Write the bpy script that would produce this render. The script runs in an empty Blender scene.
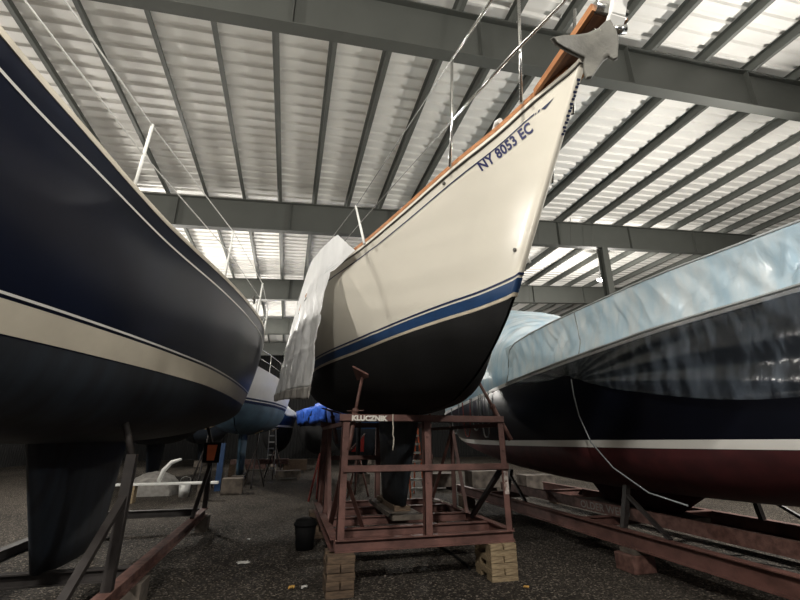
import bpy, bmesh, math, random
import numpy as np
from mathutils import Vector, Matrix
random.seed(7)
rng = np.random.default_rng(5)
SC = bpy.context.scene
COL = SC.collection

# ------------------------------------------------------------------ camera
F_PX, TILT, YAW, CAM_H = 418.0, math.radians(18.3), math.radians(14.517), 1.6
cd = bpy.data.cameras.new('camera'); cam = bpy.data.objects.new('camera', cd); COL.objects.link(cam)
cd.sensor_fit = 'HORIZONTAL'; cd.sensor_width = 36.0; cd.lens = F_PX / 800 * 36.0
cd.clip_start = 0.02; cd.clip_end = 300
cam.location = (0, 0, CAM_H); cam.rotation_euler = (math.pi / 2 + TILT, 0, -YAW)
SC.camera = cam

# ------------------------------------------------------------------ world, exposure
W = bpy.data.worlds.new('shed_air'); SC.world = W; W.use_nodes = True
W.node_tree.nodes['Background'].inputs[0].default_value = (0.86, 0.90, 1.0, 1)
W.node_tree.nodes['Background'].inputs[1].default_value = 0.035
SC.view_settings.view_transform = 'Standard'; SC.view_settings.look = 'None'
SC.view_settings.gamma = 1.0; SC.view_settings.exposure = 1.18
SC.view_settings.use_curve_mapping = False

# high-bay lamps of the shed, some added for roof and film light: position, power
LAMPS = [((-1.6, -2.4, 6.5), 640), ((5.2, -2.4, 6.4), 380), ((-5.2, 15.2, 6.0), 460), ((12.5, 14.0, 8.08), 220),
         ((12.95, 14.2, 8.3), 160), ((11.0, 4.8, 5.4), 950), ((-2.0, 21.8, 5.4), 480), ((8.5, 21.8, 7.0), 560),  # the strong one right of the wrapped yacht is an added film backlight
         ((-5.0, 28.5, 6.9), 110), ((7.0, 28.5, 6.9), 110), ((-7.6, 1.0, 6.2), 760), ((-9.0, 8.6, 6.2), 420)]  # last two are added, unseen lamps that brighten the left roof
LAMP_COL = (1.0, 0.955, 0.88)
for i, (p, e) in enumerate(LAMPS):
    ld = bpy.data.lights.new('lamp_light', 'POINT'); ld.energy = e; ld.color = LAMP_COL; ld.shadow_soft_size = 0.16
    lo = bpy.data.objects.new('lamp_light', ld); lo.location = (p[0], p[1], p[2] - 0.30); COL.objects.link(lo)

# ------------------------------------------------------------------ materials
def mat(name, col, rough=0.6, metal=0.0, var=0.12, scale=6.0, bump=0.0, bscale=None, col2=None, spec=0.5,
        transl=0.0, transp=0.0, stretch=None, detail=6.0, coat=0.0, lo=0.35, hi=0.65):
    m = bpy.data.materials.new(name); m.use_nodes = True
    nt = m.node_tree; N = nt.nodes; L = nt.links
    b = N['Principled BSDF']; out = N['Material Output']
    tc = N.new('ShaderNodeTexCoord'); mp = N.new('ShaderNodeMapping')
    L.new(tc.outputs['Object'], mp.inputs[0])
    if stretch: mp.inputs['Scale'].default_value = stretch
    nz = N.new('ShaderNodeTexNoise'); nz.inputs['Scale'].default_value = scale; nz.inputs['Detail'].default_value = detail
    L.new(mp.outputs[0], nz.inputs['Vector'])
    rp = N.new('ShaderNodeValToRGB')
    c2 = col2 or tuple(c * (1 - var) for c in col)
    rp.color_ramp.elements[0].position = lo; rp.color_ramp.elements[1].position = hi
    rp.color_ramp.elements[0].color = (*c2, 1); rp.color_ramp.elements[1].color = (*col, 1)
    L.new(nz.outputs[0], rp.inputs[0]); L.new(rp.outputs[0], b.inputs['Base Color'])
    b.inputs['Roughness'].default_value = rough; b.inputs['Metallic'].default_value = metal
    b.inputs['Specular IOR Level'].default_value = spec
    b.inputs['Coat Weight'].default_value = coat; b.inputs['Coat Roughness'].default_value = 0.08
    if bump:
        n2 = N.new('ShaderNodeTexNoise'); n2.inputs['Scale'].default_value = bscale or scale * 4; n2.inputs['Detail'].default_value = 5
        L.new(mp.outputs[0], n2.inputs['Vector'])
        bp = N.new('ShaderNodeBump'); bp.inputs['Strength'].default_value = bump; bp.inputs['Distance'].default_value = 0.02
        L.new(n2.outputs[0], bp.inputs['Height']); L.new(bp.outputs[0], b.inputs['Normal'])
    sh = b.outputs[0]
    if transl:
        t = N.new('ShaderNodeBsdfTranslucent'); L.new(rp.outputs[0], t.inputs[0])
        mx = N.new('ShaderNodeMixShader'); mx.inputs[0].default_value = transl
        L.new(sh, mx.inputs[1]); L.new(t.outputs[0], mx.inputs[2]); sh = mx.outputs[0]
    if transp:
        t = N.new('ShaderNodeBsdfTransparent')
        mx = N.new('ShaderNodeMixShader'); mx.inputs[0].default_value = transp
        L.new(sh, mx.inputs[1]); L.new(t.outputs[0], mx.inputs[2]); sh = mx.outputs[0]
    L.new(sh, out.inputs[0])
    return m

M = {}
M['cream'] = mat('cream_gelcoat', (0.74, 0.70, 0.605), 0.22, var=0.03, scale=1.2, coat=0.3)
M['boot_blue'] = mat('boot_blue', (0.018, 0.052, 0.135), 0.35, var=0.2)
M['navy_line'] = mat('navy_paint', (0.012, 0.022, 0.07), 0.4, var=0.1)
M['tan_line'] = mat('tan_waterline', (0.60, 0.52, 0.40), 0.5, var=0.15)
M['antifoul'] = mat('black_antifouling', (0.011, 0.011, 0.0115), 0.7, var=0.35, scale=2.5, col2=(0.007, 0.007, 0.007), spec=0.22, bump=0.1, bscale=60)
M['keel'] = mat('keel_paint', (0.022, 0.027, 0.033), 0.6, col2=(0.012, 0.014, 0.017), scale=5, spec=0.3, bump=0.15, bscale=30)
M['teak'] = mat('teak', (0.46, 0.21, 0.085), 0.5, col2=(0.30, 0.12, 0.045), scale=4, stretch=(12, 1, 12))
M['teak_dark'] = mat('dark_teak', (0.20, 0.085, 0.04), 0.6, col2=(0.12, 0.05, 0.025), scale=4, stretch=(10, 1, 10))
M['rub'] = mat('rub_strip', (0.10, 0.095, 0.085), 0.45)
M['steel'] = mat('stainless_steel', (0.62, 0.62, 0.60), 0.22, metal=1.0, var=0.08)
M['wire'] = mat('wire_rope', (0.30, 0.30, 0.29), 0.4, metal=0.7)
M['lifeline'] = mat('white_lifeline', (0.62, 0.62, 0.60), 0.5)
M['galv'] = mat('galvanised_anchor', (0.155, 0.15, 0.13), 0.6, metal=0.0, var=0.35, scale=9, bump=0.15, bscale=40)
M['white_paint'] = mat('white_paint', (0.80, 0.80, 0.77), 0.45, var=0.08)
M['letter_navy'] = mat('navy_letters', (0.018, 0.022, 0.10), 0.4, var=0.05)
M['letter_white'] = mat('white_letters', (0.85, 0.81, 0.74), 0.7, var=0.15, scale=30)
M['letter_grey'] = mat('weathered_letters', (0.30, 0.28, 0.26), 0.8, var=0.3, scale=30)
M['red_steel'] = mat('red_oxide_steel', (0.165, 0.078, 0.064), 0.62, col2=(0.085, 0.040, 0.033), scale=5, bump=0.2, bscale=45, lo=0.3, hi=0.6)
M['rust_tube'] = mat('rusty_tube', (0.20, 0.105, 0.085), 0.6, col2=(0.09, 0.042, 0.034), scale=12, bump=0.2, bscale=50)
M['dark_steel'] = mat('dark_stand_steel', (0.035, 0.030, 0.028), 0.6, col2=(0.02, 0.016, 0.015), scale=7)
M['chalk'] = mat('worn_white_paint', (0.55, 0.50, 0.46), 0.8, col2=(0.18, 0.10, 0.085), scale=24)
M['frame'] = mat('grey_steel_frame', (0.062, 0.065, 0.058), 0.6, var=0.08, scale=2, spec=0.4)
M['purlin'] = mat('grey_steel_purlin', (0.085, 0.09, 0.081), 0.6, var=0.1, scale=2)
M['deckpanel'] = mat('white_roof_panel', (0.78, 0.765, 0.73), 0.5, var=0.10, scale=0.8, stretch=(1, 3, 1))
M['wall'] = mat('shed_wall_panel', (0.010, 0.010, 0.010), 0.85, var=0.2, scale=1)
M['wood'] = mat('pine_timber', (0.36, 0.275, 0.165), 0.8, col2=(0.20, 0.145, 0.085), scale=5, stretch=(2, 12, 12), bump=0.2, bscale=20)
M['wood_old'] = mat('weathered_timber', (0.15, 0.10, 0.062), 0.85, col2=(0.07, 0.046, 0.03), scale=5, stretch=(2, 12, 12), bump=0.3, bscale=20)
M['wood_grey'] = mat('grey_timber', (0.15, 0.125, 0.10), 0.85, col2=(0.075, 0.06, 0.05), scale=6, bump=0.3, bscale=20)
M['tarp'] = mat('white_plastic_tarp', (0.86, 0.865, 0.865), 0.38, var=0.08, scale=5, transl=0.35, spec=0.5, bump=0.3, bscale=5, stretch=(1, 1, 0.35))
M['tarp_hem'] = mat('dusty_tarp_hem', (0.42, 0.40, 0.37), 0.6, var=0.3, scale=8, transl=0.25)
M['wrap'] = mat('blue_white_shrink_film', (0.95, 0.985, 1.0), 0.25, col2=(0.72, 0.86, 0.94), scale=2.2, transl=0.5, stretch=(1, 2.4, 0.6), spec=0.7, bump=1.0, bscale=3.2)
M['film'] = mat('clear_film', (0.26, 0.32, 0.40), 0.16, var=0.85, scale=3, transl=0.15, transp=0.74, stretch=(1, 3, 0.7), spec=0.9, bump=1.0, bscale=4, lo=0.45, hi=0.7)
M['seam'] = mat('grey_seam_tape', (0.42, 0.45, 0.46), 0.5)
M['navy_hull'] = mat('navy_gelcoat', (0.006, 0.009, 0.022), 0.3, var=0.3, scale=1.4, spec=0.22)
M['black_hull'] = mat('dark_navy_gelcoat', (0.004, 0.005, 0.010), 0.28, var=0.3, scale=2, spec=0.25)
M['navy_bottom'] = mat('blue_black_bottom_paint', (0.012, 0.018, 0.027), 0.6, col2=(0.005, 0.007, 0.011), scale=2.2, stretch=(1, 3, 0.6))
M['red_bottom'] = mat('dark_red_bottom_paint', (0.085, 0.018, 0.020), 0.6, col2=(0.05, 0.012, 0.014), scale=4)
M['cove_white'] = mat('white_cove_stripe', (0.78, 0.77, 0.73), 0.4, var=0.04)
M['stripe_tan'] = mat('cream_boot_stripe', (0.62, 0.57, 0.47), 0.45, var=0.12, scale=3)
M['white_hull'] = mat('white_gelcoat', (0.80, 0.79, 0.77), 0.3, var=0.04)
M['blue_bottom'] = mat('blue_bottom_paint', (0.055, 0.105, 0.15), 0.55, col2=(0.03, 0.06, 0.09), scale=2)
M['blue_tarp'] = mat('blue_poly_tarp', (0.030, 0.10, 0.42), 0.4, col2=(0.012, 0.04, 0.22), scale=7, bump=0.3, bscale=12)
M['white_cover'] = mat('white_boat_cover', (0.80, 0.82, 0.84), 0.5, var=0.1, scale=4, transl=0.2)
M['black_plastic'] = mat('black_plastic', (0.006, 0.006, 0.0065), 0.8, spec=0.2)
M['orange'] = mat('orange_panel', (0.95, 0.22, 0.08), 0.55, var=0.15)
M['red_paint'] = mat('red_paint', (0.50, 0.035, 0.03), 0.5, var=0.2)
M['alu'] = mat('aluminium', (0.70, 0.70, 0.69), 0.35, metal=0.6)
M['rope'] = mat('pale_rope', (0.62, 0.57, 0.48), 0.85, var=0.25, scale=60)
M['rope_red'] = mat('red_rope', (0.32, 0.06, 0.05), 0.8)
M['rope_grey'] = mat('grey_rope', (0.22, 0.24, 0.25), 0.8)
M['paper'] = mat('paper', (0.62, 0.61, 0.58), 0.9)
M['leaf'] = mat('dry_leaf', (0.62, 0.36, 0.09), 0.8)
M['stone'] = mat('stone', (0.20, 0.17, 0.145), 0.9, col2=(0.06, 0.05, 0.042), scale=3)
M['lampbody'] = mat('lamp_housing', (0.25, 0.25, 0.25), 0.5)

def glow(name, col, s):
    m = bpy.data.materials.new(name); m.use_nodes = True
    n = m.node_tree.nodes; b = n['Principled BSDF']
    b.inputs['Emission Color'].default_value = (*col, 1); b.inputs['Emission Strength'].default_value = s
    b.inputs['Base Color'].default_value = (0.9, 0.9, 0.9, 1)
    return m
M['glow'] = glow('lamp_glow', (1, 0.97, 0.92), 14)

def ground_mat():
    m = bpy.data.materials.new('gravelly_asphalt'); m.use_nodes = True
    nt = m.node_tree; N = nt.nodes; L = nt.links; b = N['Principled BSDF']
    tc = N.new('ShaderNodeTexCoord')
    big = N.new('ShaderNodeTexNoise'); big.inputs['Scale'].default_value = 0.55; big.inputs['Detail'].default_value = 5
    fine = N.new('ShaderNodeTexNoise'); fine.inputs['Scale'].default_value = 26; fine.inputs['Detail'].default_value = 8; fine.inputs['Roughness'].default_value = 0.75
    vor = N.new('ShaderNodeTexVoronoi'); vor.inputs['Scale'].default_value = 26
    for x in (big, fine, vor): L.new(tc.outputs['Object'], x.inputs['Vector'])
    r1 = N.new('ShaderNodeValToRGB'); e = r1.color_ramp.elements
    e[0].position = 0.40; e[0].color = (0.010, 0.0082, 0.0066, 1); e[1].position = 0.68; e[1].color = (0.115, 0.096, 0.077, 1)
    L.new(fine.outputs[0], r1.inputs[0])
    r2 = N.new('ShaderNodeValToRGB'); e = r2.color_ramp.elements
    e[0].position = 0.35; e[0].color = (0.38, 0.36, 0.34, 1); e[1].position = 0.65; e[1].color = (1, 1, 1, 1)
    L.new(big.outputs[0], r2.inputs[0])
    mx = N.new('ShaderNodeMix'); mx.data_type = 'RGBA'; mx.blend_type = 'MULTIPLY'; mx.inputs[0].default_value = 1
    L.new(r1.outputs[0], mx.inputs[6]); L.new(r2.outputs[0], mx.inputs[7]); L.new(mx.outputs[2], b.inputs['Base Color'])
    # pale chippings among the dark stones
    v2 = N.new('ShaderNodeTexVoronoi'); v2.inputs['Scale'].default_value = 55
    L.new(tc.outputs['Object'], v2.inputs['Vector'])
    sp = N.new('ShaderNodeSeparateColor'); L.new(v2.outputs['Color'], sp.inputs[0])
    r3 = N.new('ShaderNodeValToRGB'); e = r3.color_ramp.elements
    e[0].position = 0.82; e[0].color = (0, 0, 0, 1); e[1].position = 1.0; e[1].color = (1, 1, 1, 1)
    L.new(sp.outputs[0], r3.inputs[0])
    m2 = N.new('ShaderNodeMix'); m2.data_type = 'RGBA'; L.new(r3.outputs[0], m2.inputs[0])
    L.new(mx.outputs[2], m2.inputs[6]); m2.inputs[7].default_value = (0.27, 0.23, 0.185, 1)
    L.new(m2.outputs[2], b.inputs['Base Color'])
    b.inputs['Roughness'].default_value = 0.85; b.inputs['Specular IOR Level'].default_value = 0.3
    add = N.new('ShaderNodeMath'); add.operation = 'SUBTRACT'
    L.new(fine.outputs[0], add.inputs[0]); L.new(vor.outputs['Distance'], add.inputs[1])
    bp = N.new('ShaderNodeBump'); bp.inputs['Strength'].default_value = 0.9; bp.inputs['Distance'].default_value = 0.03
    L.new(add.outputs[0], bp.inputs['Height']); L.new(bp.outputs[0], b.inputs['Normal'])
    return m
M['ground'] = ground_mat()

# ------------------------------------------------------------------ mesh helpers
ORG = {}
def tag(o, label=None, cat=None, group=None, kind=None):
    if label: o['label'] = label
    if cat: o['category'] = cat
    if group: o['group'] = group
    if kind: o['kind'] = kind
    return o
def thing(name, loc, label, cat, group=None):
    o = bpy.data.objects.new(name, None); o.empty_display_size = 0.1; COL.objects.link(o)
    o.location = loc; ORG[o.name] = Vector(loc)
    return tag(o, label, cat, group)
def children(o): return [c for c in COL.objects if c.parent == o]
def copy_tree(o, parent=None):
    c = o.copy(); COL.objects.link(c); c.parent = parent
    ORG[c.name] = ORG.get(o.name, Vector((0, 0, 0)))
    for ch in children(o): copy_tree(ch, c)
    return c

class MB:
    def __init__(s): s.v = []; s.f = []; s.smooth = []
    def add(s, vs, fs, sm=False):
        n = len(s.v); s.v += [tuple(map(float, p)) for p in vs]
        s.f += [tuple(i + n for i in q) for q in fs]; s.smooth += [sm] * len(fs); return s
    def box(s, x0, x1, y0, y1, z0, z1):
        vs = [(x0, y0, z0), (x1, y0, z0), (x1, y1, z0), (x0, y1, z0), (x0, y0, z1), (x1, y0, z1), (x1, y1, z1), (x0, y1, z1)]
        return s.add(vs, [(3, 2, 1, 0), (4, 5, 6, 7), (0, 1, 5, 4), (1, 2, 6, 5), (2, 3, 7, 6), (3, 0, 4, 7)])
    def bar(s, a, b, w, h, up=(0, 0, 1)):
        a = Vector(a); b = Vector(b); d = (b - a).normalized(); up = Vector(up)
        if abs(d.dot(up)) > 0.98: up = Vector((0, 1, 0))
        r = d.cross(up).normalized(); u = r.cross(d).normalized()
        vs = []
        for p in (a, b):
            for (i, j) in ((-1, -1), (1, -1), (1, 1), (-1, 1)): vs.append(p + r * (w / 2 * i) + u * (h / 2 * j))
        return s.add(vs, [(3, 2, 1, 0), (4, 5, 6, 7), (0, 1, 5, 4), (1, 2, 6, 5), (2, 3, 7, 6), (3, 0, 4, 7)])
    def ibeam(s, a, b, w, h, t=0.012):            # steel I section between two points, upright
        a = Vector(a); b = Vector(b); z = Vector((0, 0, 1))
        s.bar(a + z * (h / 2 - t / 2), b + z * (h / 2 - t / 2), w, t)
        s.bar(a - z * (h / 2 - t / 2), b - z * (h / 2 - t / 2), w, t)
        return s.bar(a, b, t, h - 2 * t)
    def angle(s, a, b, w, t=0.008, d1=(1, 0, 0), d2=(0, 1, 0)):   # steel angle: two flanges
        d1 = Vector(d1); d2 = Vector(d2); a = Vector(a); b = Vector(b)
        for p, q in ((d1, d2), (d2, d1)):
            vs = []
            for e in (a, b): vs += [e, e + p * w, e + p * w + q * t, e + q * t]
            s.add(vs, [(3, 2, 1, 0), (4, 5, 6, 7), (0, 1, 5, 4), (1, 2, 6, 5), (2, 3, 7, 6), (3, 0, 4, 7)])
        return s
    def tube(s, pts, r, n=8, caps=True):
        pts = [Vector(p) for p in pts]; rr = r if isinstance(r, (list, tuple)) else [r] * len(pts)
        vs = []; fs = []; prev = None
        for i, p in enumerate(pts):
            d = (pts[min(i + 1, len(pts) - 1)] - pts[max(i - 1, 0)])
            d = d.normalized() if d.length > 1e-9 else Vector((0, 0, 1))
            if prev is None:
                u = Vector((0, 0, 1)) if abs(d.z) < 0.9 else Vector((1, 0, 0))
                u = (u - d * u.dot(d)).normalized()
            else: u = (prev - d * prev.dot(d)).normalized()
            prev = u; w = d.cross(u)
            for k in range(n):
                a = 2 * math.pi * k / n; vs.append(p + (u * math.cos(a) + w * math.sin(a)) * rr[i])
        for i in range(len(pts) - 1):
            for k in range(n):
                fs.append((i * n + k, i * n + (k + 1) % n, (i + 1) * n + (k + 1) % n, (i + 1) * n + k))
        s.add(vs, fs, True)
        if caps:
            m = len(s.v) - len(vs)
            s.f += [tuple(m + k for k in range(n))[::-1], tuple(m + (len(pts) - 1) * n + k for k in range(n))]; s.smooth += [False, False]
        return s
    def grid(s, P, closed=False, sm=True, flip=False):      # P[i][j] points
        a = len(P); b = len(P[0]); vs = [p for row in P for p in row]; fs = []
        for i in range(a - 1):
            for j in range(b - (0 if closed else 1)):
                q = (i * b + j, i * b + (j + 1) % b, (i + 1) * b + (j + 1) % b, (i + 1) * b + j)
                fs.append(q[::-1] if flip else q)
        return s.add(vs, fs, sm)
    def lathe(s, c, prof, n=20, sm=True):                   # prof: (r, z)
        P = [[(c[0] + r * math.cos(2 * math.pi * k / n), c[1] + r * math.sin(2 * math.pi * k / n), c[2] + z) for k in range(n)] for r, z in prof]
        return s.grid(P, True, sm)
    def build(s, name, m, parent=None, bevel=0.0, solid=0.0, sub=0):
        me = bpy.data.meshes.new(name); org = ORG.get(parent.name, Vector((0, 0, 0))) if parent else Vector((0, 0, 0))
        own = Vector((0, 0, 0))
        if parent is None:                                  # a one-mesh thing gets its origin at its base
            a = np.array(s.v); own = Vector(((a[:, 0].min() + a[:, 0].max()) / 2, (a[:, 1].min() + a[:, 1].max()) / 2, a[:, 2].min()))
        off = org + own
        me.from_pydata([(p[0] - off.x, p[1] - off.y, p[2] - off.z) for p in s.v], [], s.f)
        me.materials.append(m)
        for p, k in zip(me.polygons, s.smooth): p.use_smooth = k
        bm = bmesh.new(); bm.from_mesh(me)
        bmesh.ops.remove_doubles(bm, verts=bm.verts, dist=1e-5)
        bmesh.ops.recalc_face_normals(bm, faces=bm.faces); bm.to_mesh(me); bm.free()
        o = bpy.data.objects.new(name, me); COL.objects.link(o)
        if parent: o.parent = parent
        o.location = own; ORG[o.name] = off
        if solid:
            md = o.modifiers.new('thickness', 'SOLIDIFY'); md.thickness = solid; md.offset = 0
        if bevel:
            md = o.modifiers.new('bevel', 'BEVEL'); md.width = bevel; md.segments = 2; md.limit_method = 'ANGLE'
        if sub:
            md = o.modifiers.new('smooth', 'SUBSURF'); md.levels = sub; md.render_levels = sub
        return o
def struct(o): o['kind'] = 'structure'; return o

def pchip(xs, ys):
    xs = np.array(xs, float); ys = np.array(ys, float); h = np.diff(xs); d = np.diff(ys) / h
    m = np.zeros(len(xs)); m[0] = d[0]; m[-1] = d[-1]
    for i in range(1, len(xs) - 1):
        m[i] = 0 if d[i - 1] * d[i] <= 0 else 2 * d[i - 1] * d[i] / (d[i - 1] + d[i])
    def f(x):
        x = min(max(x, xs[0]), xs[-1]); i = min(int(np.searchsorted(xs, x, 'right')) - 1, len(xs) - 2)
        t = (x - xs[i]) / h[i]; a = 1 - t
        return float(ys[i] * (1 + 2 * t) * a * a + h[i] * m[i] * t * a * a + ys[i + 1] * t * t * (3 - 2 * t) - h[i] * m[i + 1] * t * t * a)
    return f

def text_mesh(body, bold=0.0, space=1.0, shear=0.0):
    """outline of the lettering as (verts, faces), width normalised by cap height"""
    c = bpy.data.curves.new('lettering', 'FONT'); c.body = body; c.size = 1.0; c.offset = bold; c.space_character = space; c.resolution_u = 4
    c.shear = shear
    o = bpy.data.objects.new('lettering', c); COL.objects.link(o)
    me = bpy.data.meshes.new_from_object(o.evaluated_get(bpy.context.evaluated_depsgraph_get()))
    vs = np.array([v.co[:] for v in me.vertices]); fs = [tuple(p.vertices) for p in me.polygons]
    bpy.data.objects.remove(o); bpy.data.curves.remove(c); bpy.data.meshes.remove(me)
    vs[:, 0] -= vs[:, 0].min(); vs[:, 1] -= vs[:, 1].min()
    return vs[:, 0] / vs[:, 0].max(), vs[:, 1] / vs[:, 1].max(), fs

# ------------------------------------------------------------------ hulls
class Hull:
    """a yacht hull, bow towards -Y. sheer / boot rows: (Y, half breadth, z); prof rows: (u, Y, z) of the centreline below the boot"""
    def __init__(s, xc, sheer, boot, prof, full=0.9, bow=0.035, bulge=0.03, fine=False):
        s.fine = fine
        s.xc = xc; s.bow = bow; s.bulge = bulge; s.full = full
        A = np.array(sheer); B = np.array(boot); P = np.array(prof)
        s.ys = (A[0, 0], A[-1, 0]); s.yb = (B[0, 0], B[-1, 0])
        s.bs = pchip(A[:, 0], A[:, 1]); s.zs = pchip(A[:, 0], A[:, 2])
        s.bb = pchip(B[:, 0], B[:, 1]); s.zb = pchip(B[:, 0], B[:, 2])
        s.yp = pchip(P[:, 0], P[:, 1]); s.zp = pchip(P[:, 0], P[:, 2])
    def top(s, u, t, side=-1, off=0.0):        # t 0 sheer .. 1 boot line
        ys = s.ys[0] + (s.ys[1] - s.ys[0]) * u; yb = s.yb[0] + (s.yb[1] - s.yb[0]) * u
        b0 = max(s.bs(ys), s.bow); b1 = max(s.bb(yb), s.bow)
        b = b0 + (b1 - b0) * t + s.bulge * 4 * t * (1 - t) * (min(1, u * 4) if u > 0.25 or not s.fine else -0.8 * math.sin(math.pi * u / 0.25))
        return Vector((s.xc + side * (b + off), ys + (yb - ys) * t, s.zs(ys) + (s.zb(yb) - s.zs(ys)) * t))
    def low(s, u, w, side=-1):                 # w 0 boot line .. 1 centreline
        yb = s.yb[0] + (s.yb[1] - s.yb[0]) * u
        b = max(s.bb(yb), s.bow); z0 = s.zb(yb); yp = s.yp(u); zp = s.zp(u)
        k = min(1.0, u * 3.2); k = k * k * (3 - 2 * k)
        cb = b * (0.55 + (s.full - 0.55) * k); cz = z0 + (zp - z0) * (0.5 + 0.42 * k)
        a = 1 - w
        x = a * a * b + 2 * a * w * cb + w * w * s.bow * 0.6
        z = a * a * z0 + 2 * a * w * cz + w * w * zp
        y = a * a * yb + 2 * a * w * (yb + yp) / 2 + w * w * yp
        return Vector((s.xc + side * x, y, z))
    def us(s, n=48): return [(i / n) ** 1.45 for i in range(n + 1)]
    def t_of_z(s, u, dz):                      # t at the height dz above the boot line
        a = s.top(u, 0).z; b = s.top(u, 1).z
        return 1 - dz / (a - b)
    def mesh(s, fn, rows, n=48):
        mb = MB()
        for sd in (-1, 1): mb.grid([[fn(u, r, sd) for r in rows] for u in s.us(n)])
        mb.grid([[fn(0, r, -1) for r in rows], [fn(0, r, 1) for r in rows]])
        mb.grid([[fn(1, r, -1) for r in rows], [fn(1, r, 1) for r in rows]])
        return mb
    def topsides(s, m, parent): return s.mesh(s.top, [i / 8 for i in range(9)]).build('topsides', m, parent)
    def bottom(s, m, parent): return s.mesh(s.low, [i / 12 for i in range(13)]).build('hull_bottom', m, parent)
    def deck(s, m, parent):
        P = []
        for u in s.us(30):
            a = s.top(u, 0, -1); b = s.top(u, 0, 1); row = []
            for k in range(7):
                q = k / 6; p = a.lerp(b, q); p.z += 0.05 * math.sin(math.pi * q) - 0.012; row.append(p)
            P.append(row)
        return MB().grid(P).build('deck', m, parent)
    def band(s, z0, z1, m, name, parent, off=0.004, u0=0.0, u1=1.0, n=60, fromtop=False, sides=(-1, 1), front=True):
        mb = MB(); U = [u0 + (u1 - u0) * (i / n) ** 1.4 for i in range(n + 1)]
        def tt(u, z):
            if fromtop:
                a = s.top(u, 0).z; b = s.top(u, 1).z; return z / (a - b)
            return s.t_of_z(u, z)
        def pt(u, q, sd):
            p = s.top(u, tt(u, z0 + (z1 - z0) * q), sd, off)
            if u < 0.002: p.y -= off
            return p
        R = (0, 0.5, 1)
        for sd in sides: mb.grid([[pt(u, q, sd) for q in R] for u in U])
        if front and u0 == 0: mb.grid([[pt(0, q, -1) for q in R], [pt(0, q, 1) for q in R]])
        return mb.build(name, m, parent)
    def rail(s, z0, z1, w, m, name, parent, u0=0.0, u1=1.0, off=0.0, n=50):    # strip of rectangular section along the sheer
        mb = MB()
        for sd in (-1, 1):
            P = []
            for i in range(n + 1):
                u = u0 + (u1 - u0) * (i / n) ** 1.4; p = s.top(u, 0, sd); i_ = -sd
                P.append([p + Vector((sd * off, 0, z0)), p + Vector((sd * off, 0, z1)), p + Vector((i_ * (w - off), 0, z1)), p + Vector((i_ * (w - off), 0, z0))])
            mb.grid(P, True, sm=False); mb.add(P[0], [(0, 1, 2, 3)]); mb.add(P[-1], [(3, 2, 1, 0)])
        return mb.build(name, m, parent)
def fin(parent, xc, top, bot, m, name='keel', half=0.13):
    """fin keel: top=(y0,y1,z), bot=(y0,y1,z); foil section"""
    P = []
    for k in range(7):
        q = k / 6; y0 = top[0] + (bot[0] - top[0]) * q; y1 = top[1] + (bot[1] - top[1]) * q; z = top[2] + (bot[2] - top[2]) * q
        row = []
        for a in range(20):
            an = 2 * math.pi * a / 20; c = (1 - math.cos(an)) / 2
            th = half * (1 - 0.15 * q) * (2.6 * math.sqrt(max(c, 0)) * (1 - c) ** 0.9 if 0 < c < 1 else 0)
            row.append((xc + (1 if an < math.pi else -1) * max(th, 0.004), y0 + (y1 - y0) * c, z))
        P.append(row)
    mb = MB().grid(P, True); n = len(mb.v)
    mb.f.append(tuple(range(n - 20, n))); mb.smooth.append(False)
    return mb.build(name, m, parent)

# ------------------------------------------------------------------ the shed
gm = MB(); gm.grid([[(x, y, 0) for x in np.linspace(-16, 26, 22)] for y in np.linspace(-8, 38, 24)], sm=False)
fl = struct(gm.build('floor', M['ground']))

SL = 0.07
def zfr(x): return 7.50 + SL * (x - 0.3)          # underside of the rafters
DEPTH, PURL = 0.95, 0.20
def roof_deck():
    prof = []; y = -7.5; pitch = 0.30
    while y < 37.5:
        prof += [(y, 0.0), (y + 0.17, 0.0), (y + 0.20, 0.045), (y + 0.27, 0.045)]; y += pitch
    P = [[(x, yy, zfr(x) + DEPTH + PURL + dz) for (yy, dz) in prof] for x in (-15.5, 25.5)]
    return MB().grid(P, sm=False).build('ceiling', M['deckpanel'])
struct(roof_deck())
tn = 0
def trim(mb, m):
    global tn
    tn += 1
    return struct(mb.build('trim_%d' % tn, m))
for yf in (-1.75, 4.95, 11.7, 18.4, 25.1, 31.8):
    mb = MB()
    a = lambda x, dz: Vector((x, yf, zfr(x) + dz))
    x0, x1 = -15.4, 25.4
    mb.bar(a(x0, 0.01), a(x1, 0.01), 0.21, 0.02); mb.bar(a(x0, DEPTH - 0.01), a(x1, DEPTH - 0.01), 0.21, 0.02)
    mb.bar(a(x0, DEPTH / 2), a(x1, DEPTH / 2), 0.014, DEPTH - 0.04)
    for xs in np.arange(-12.8, 25, 3.1):              # web stiffeners
        for sd in (-1, 1): mb.bar((xs, yf + sd * 0.055, zfr(xs) + 0.02), (xs, yf + sd * 0.055, zfr(xs) + DEPTH - 0.02), 0.012, 0.095, (0, 1, 0))
    trim(mb, M['frame'])
px = [0.27 + 1.02 * k for k in range(-15, 7)] + [7.72 + 1.30 * k for k in range(0, 14)]
for x in px:                                           # Z purlins
    z = zfr(x) + DEPTH
    mb = MB()
    mb.bar((x, -7.4, z + PURL / 2), (x, 37.4, z + PURL / 2), 0.012, PURL)
    mb.bar((x + 0.035, -7.4, z + 0.006), (x + 0.035, 37.4, z + 0.006), 0.075, 0.012)
    mb.bar((x - 0.035, -7.4, z + PURL - 0.008), (x - 0.035, 37.4, z + PURL - 0.008), 0.075, 0.012)
    trim(mb, M['purlin'])
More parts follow.
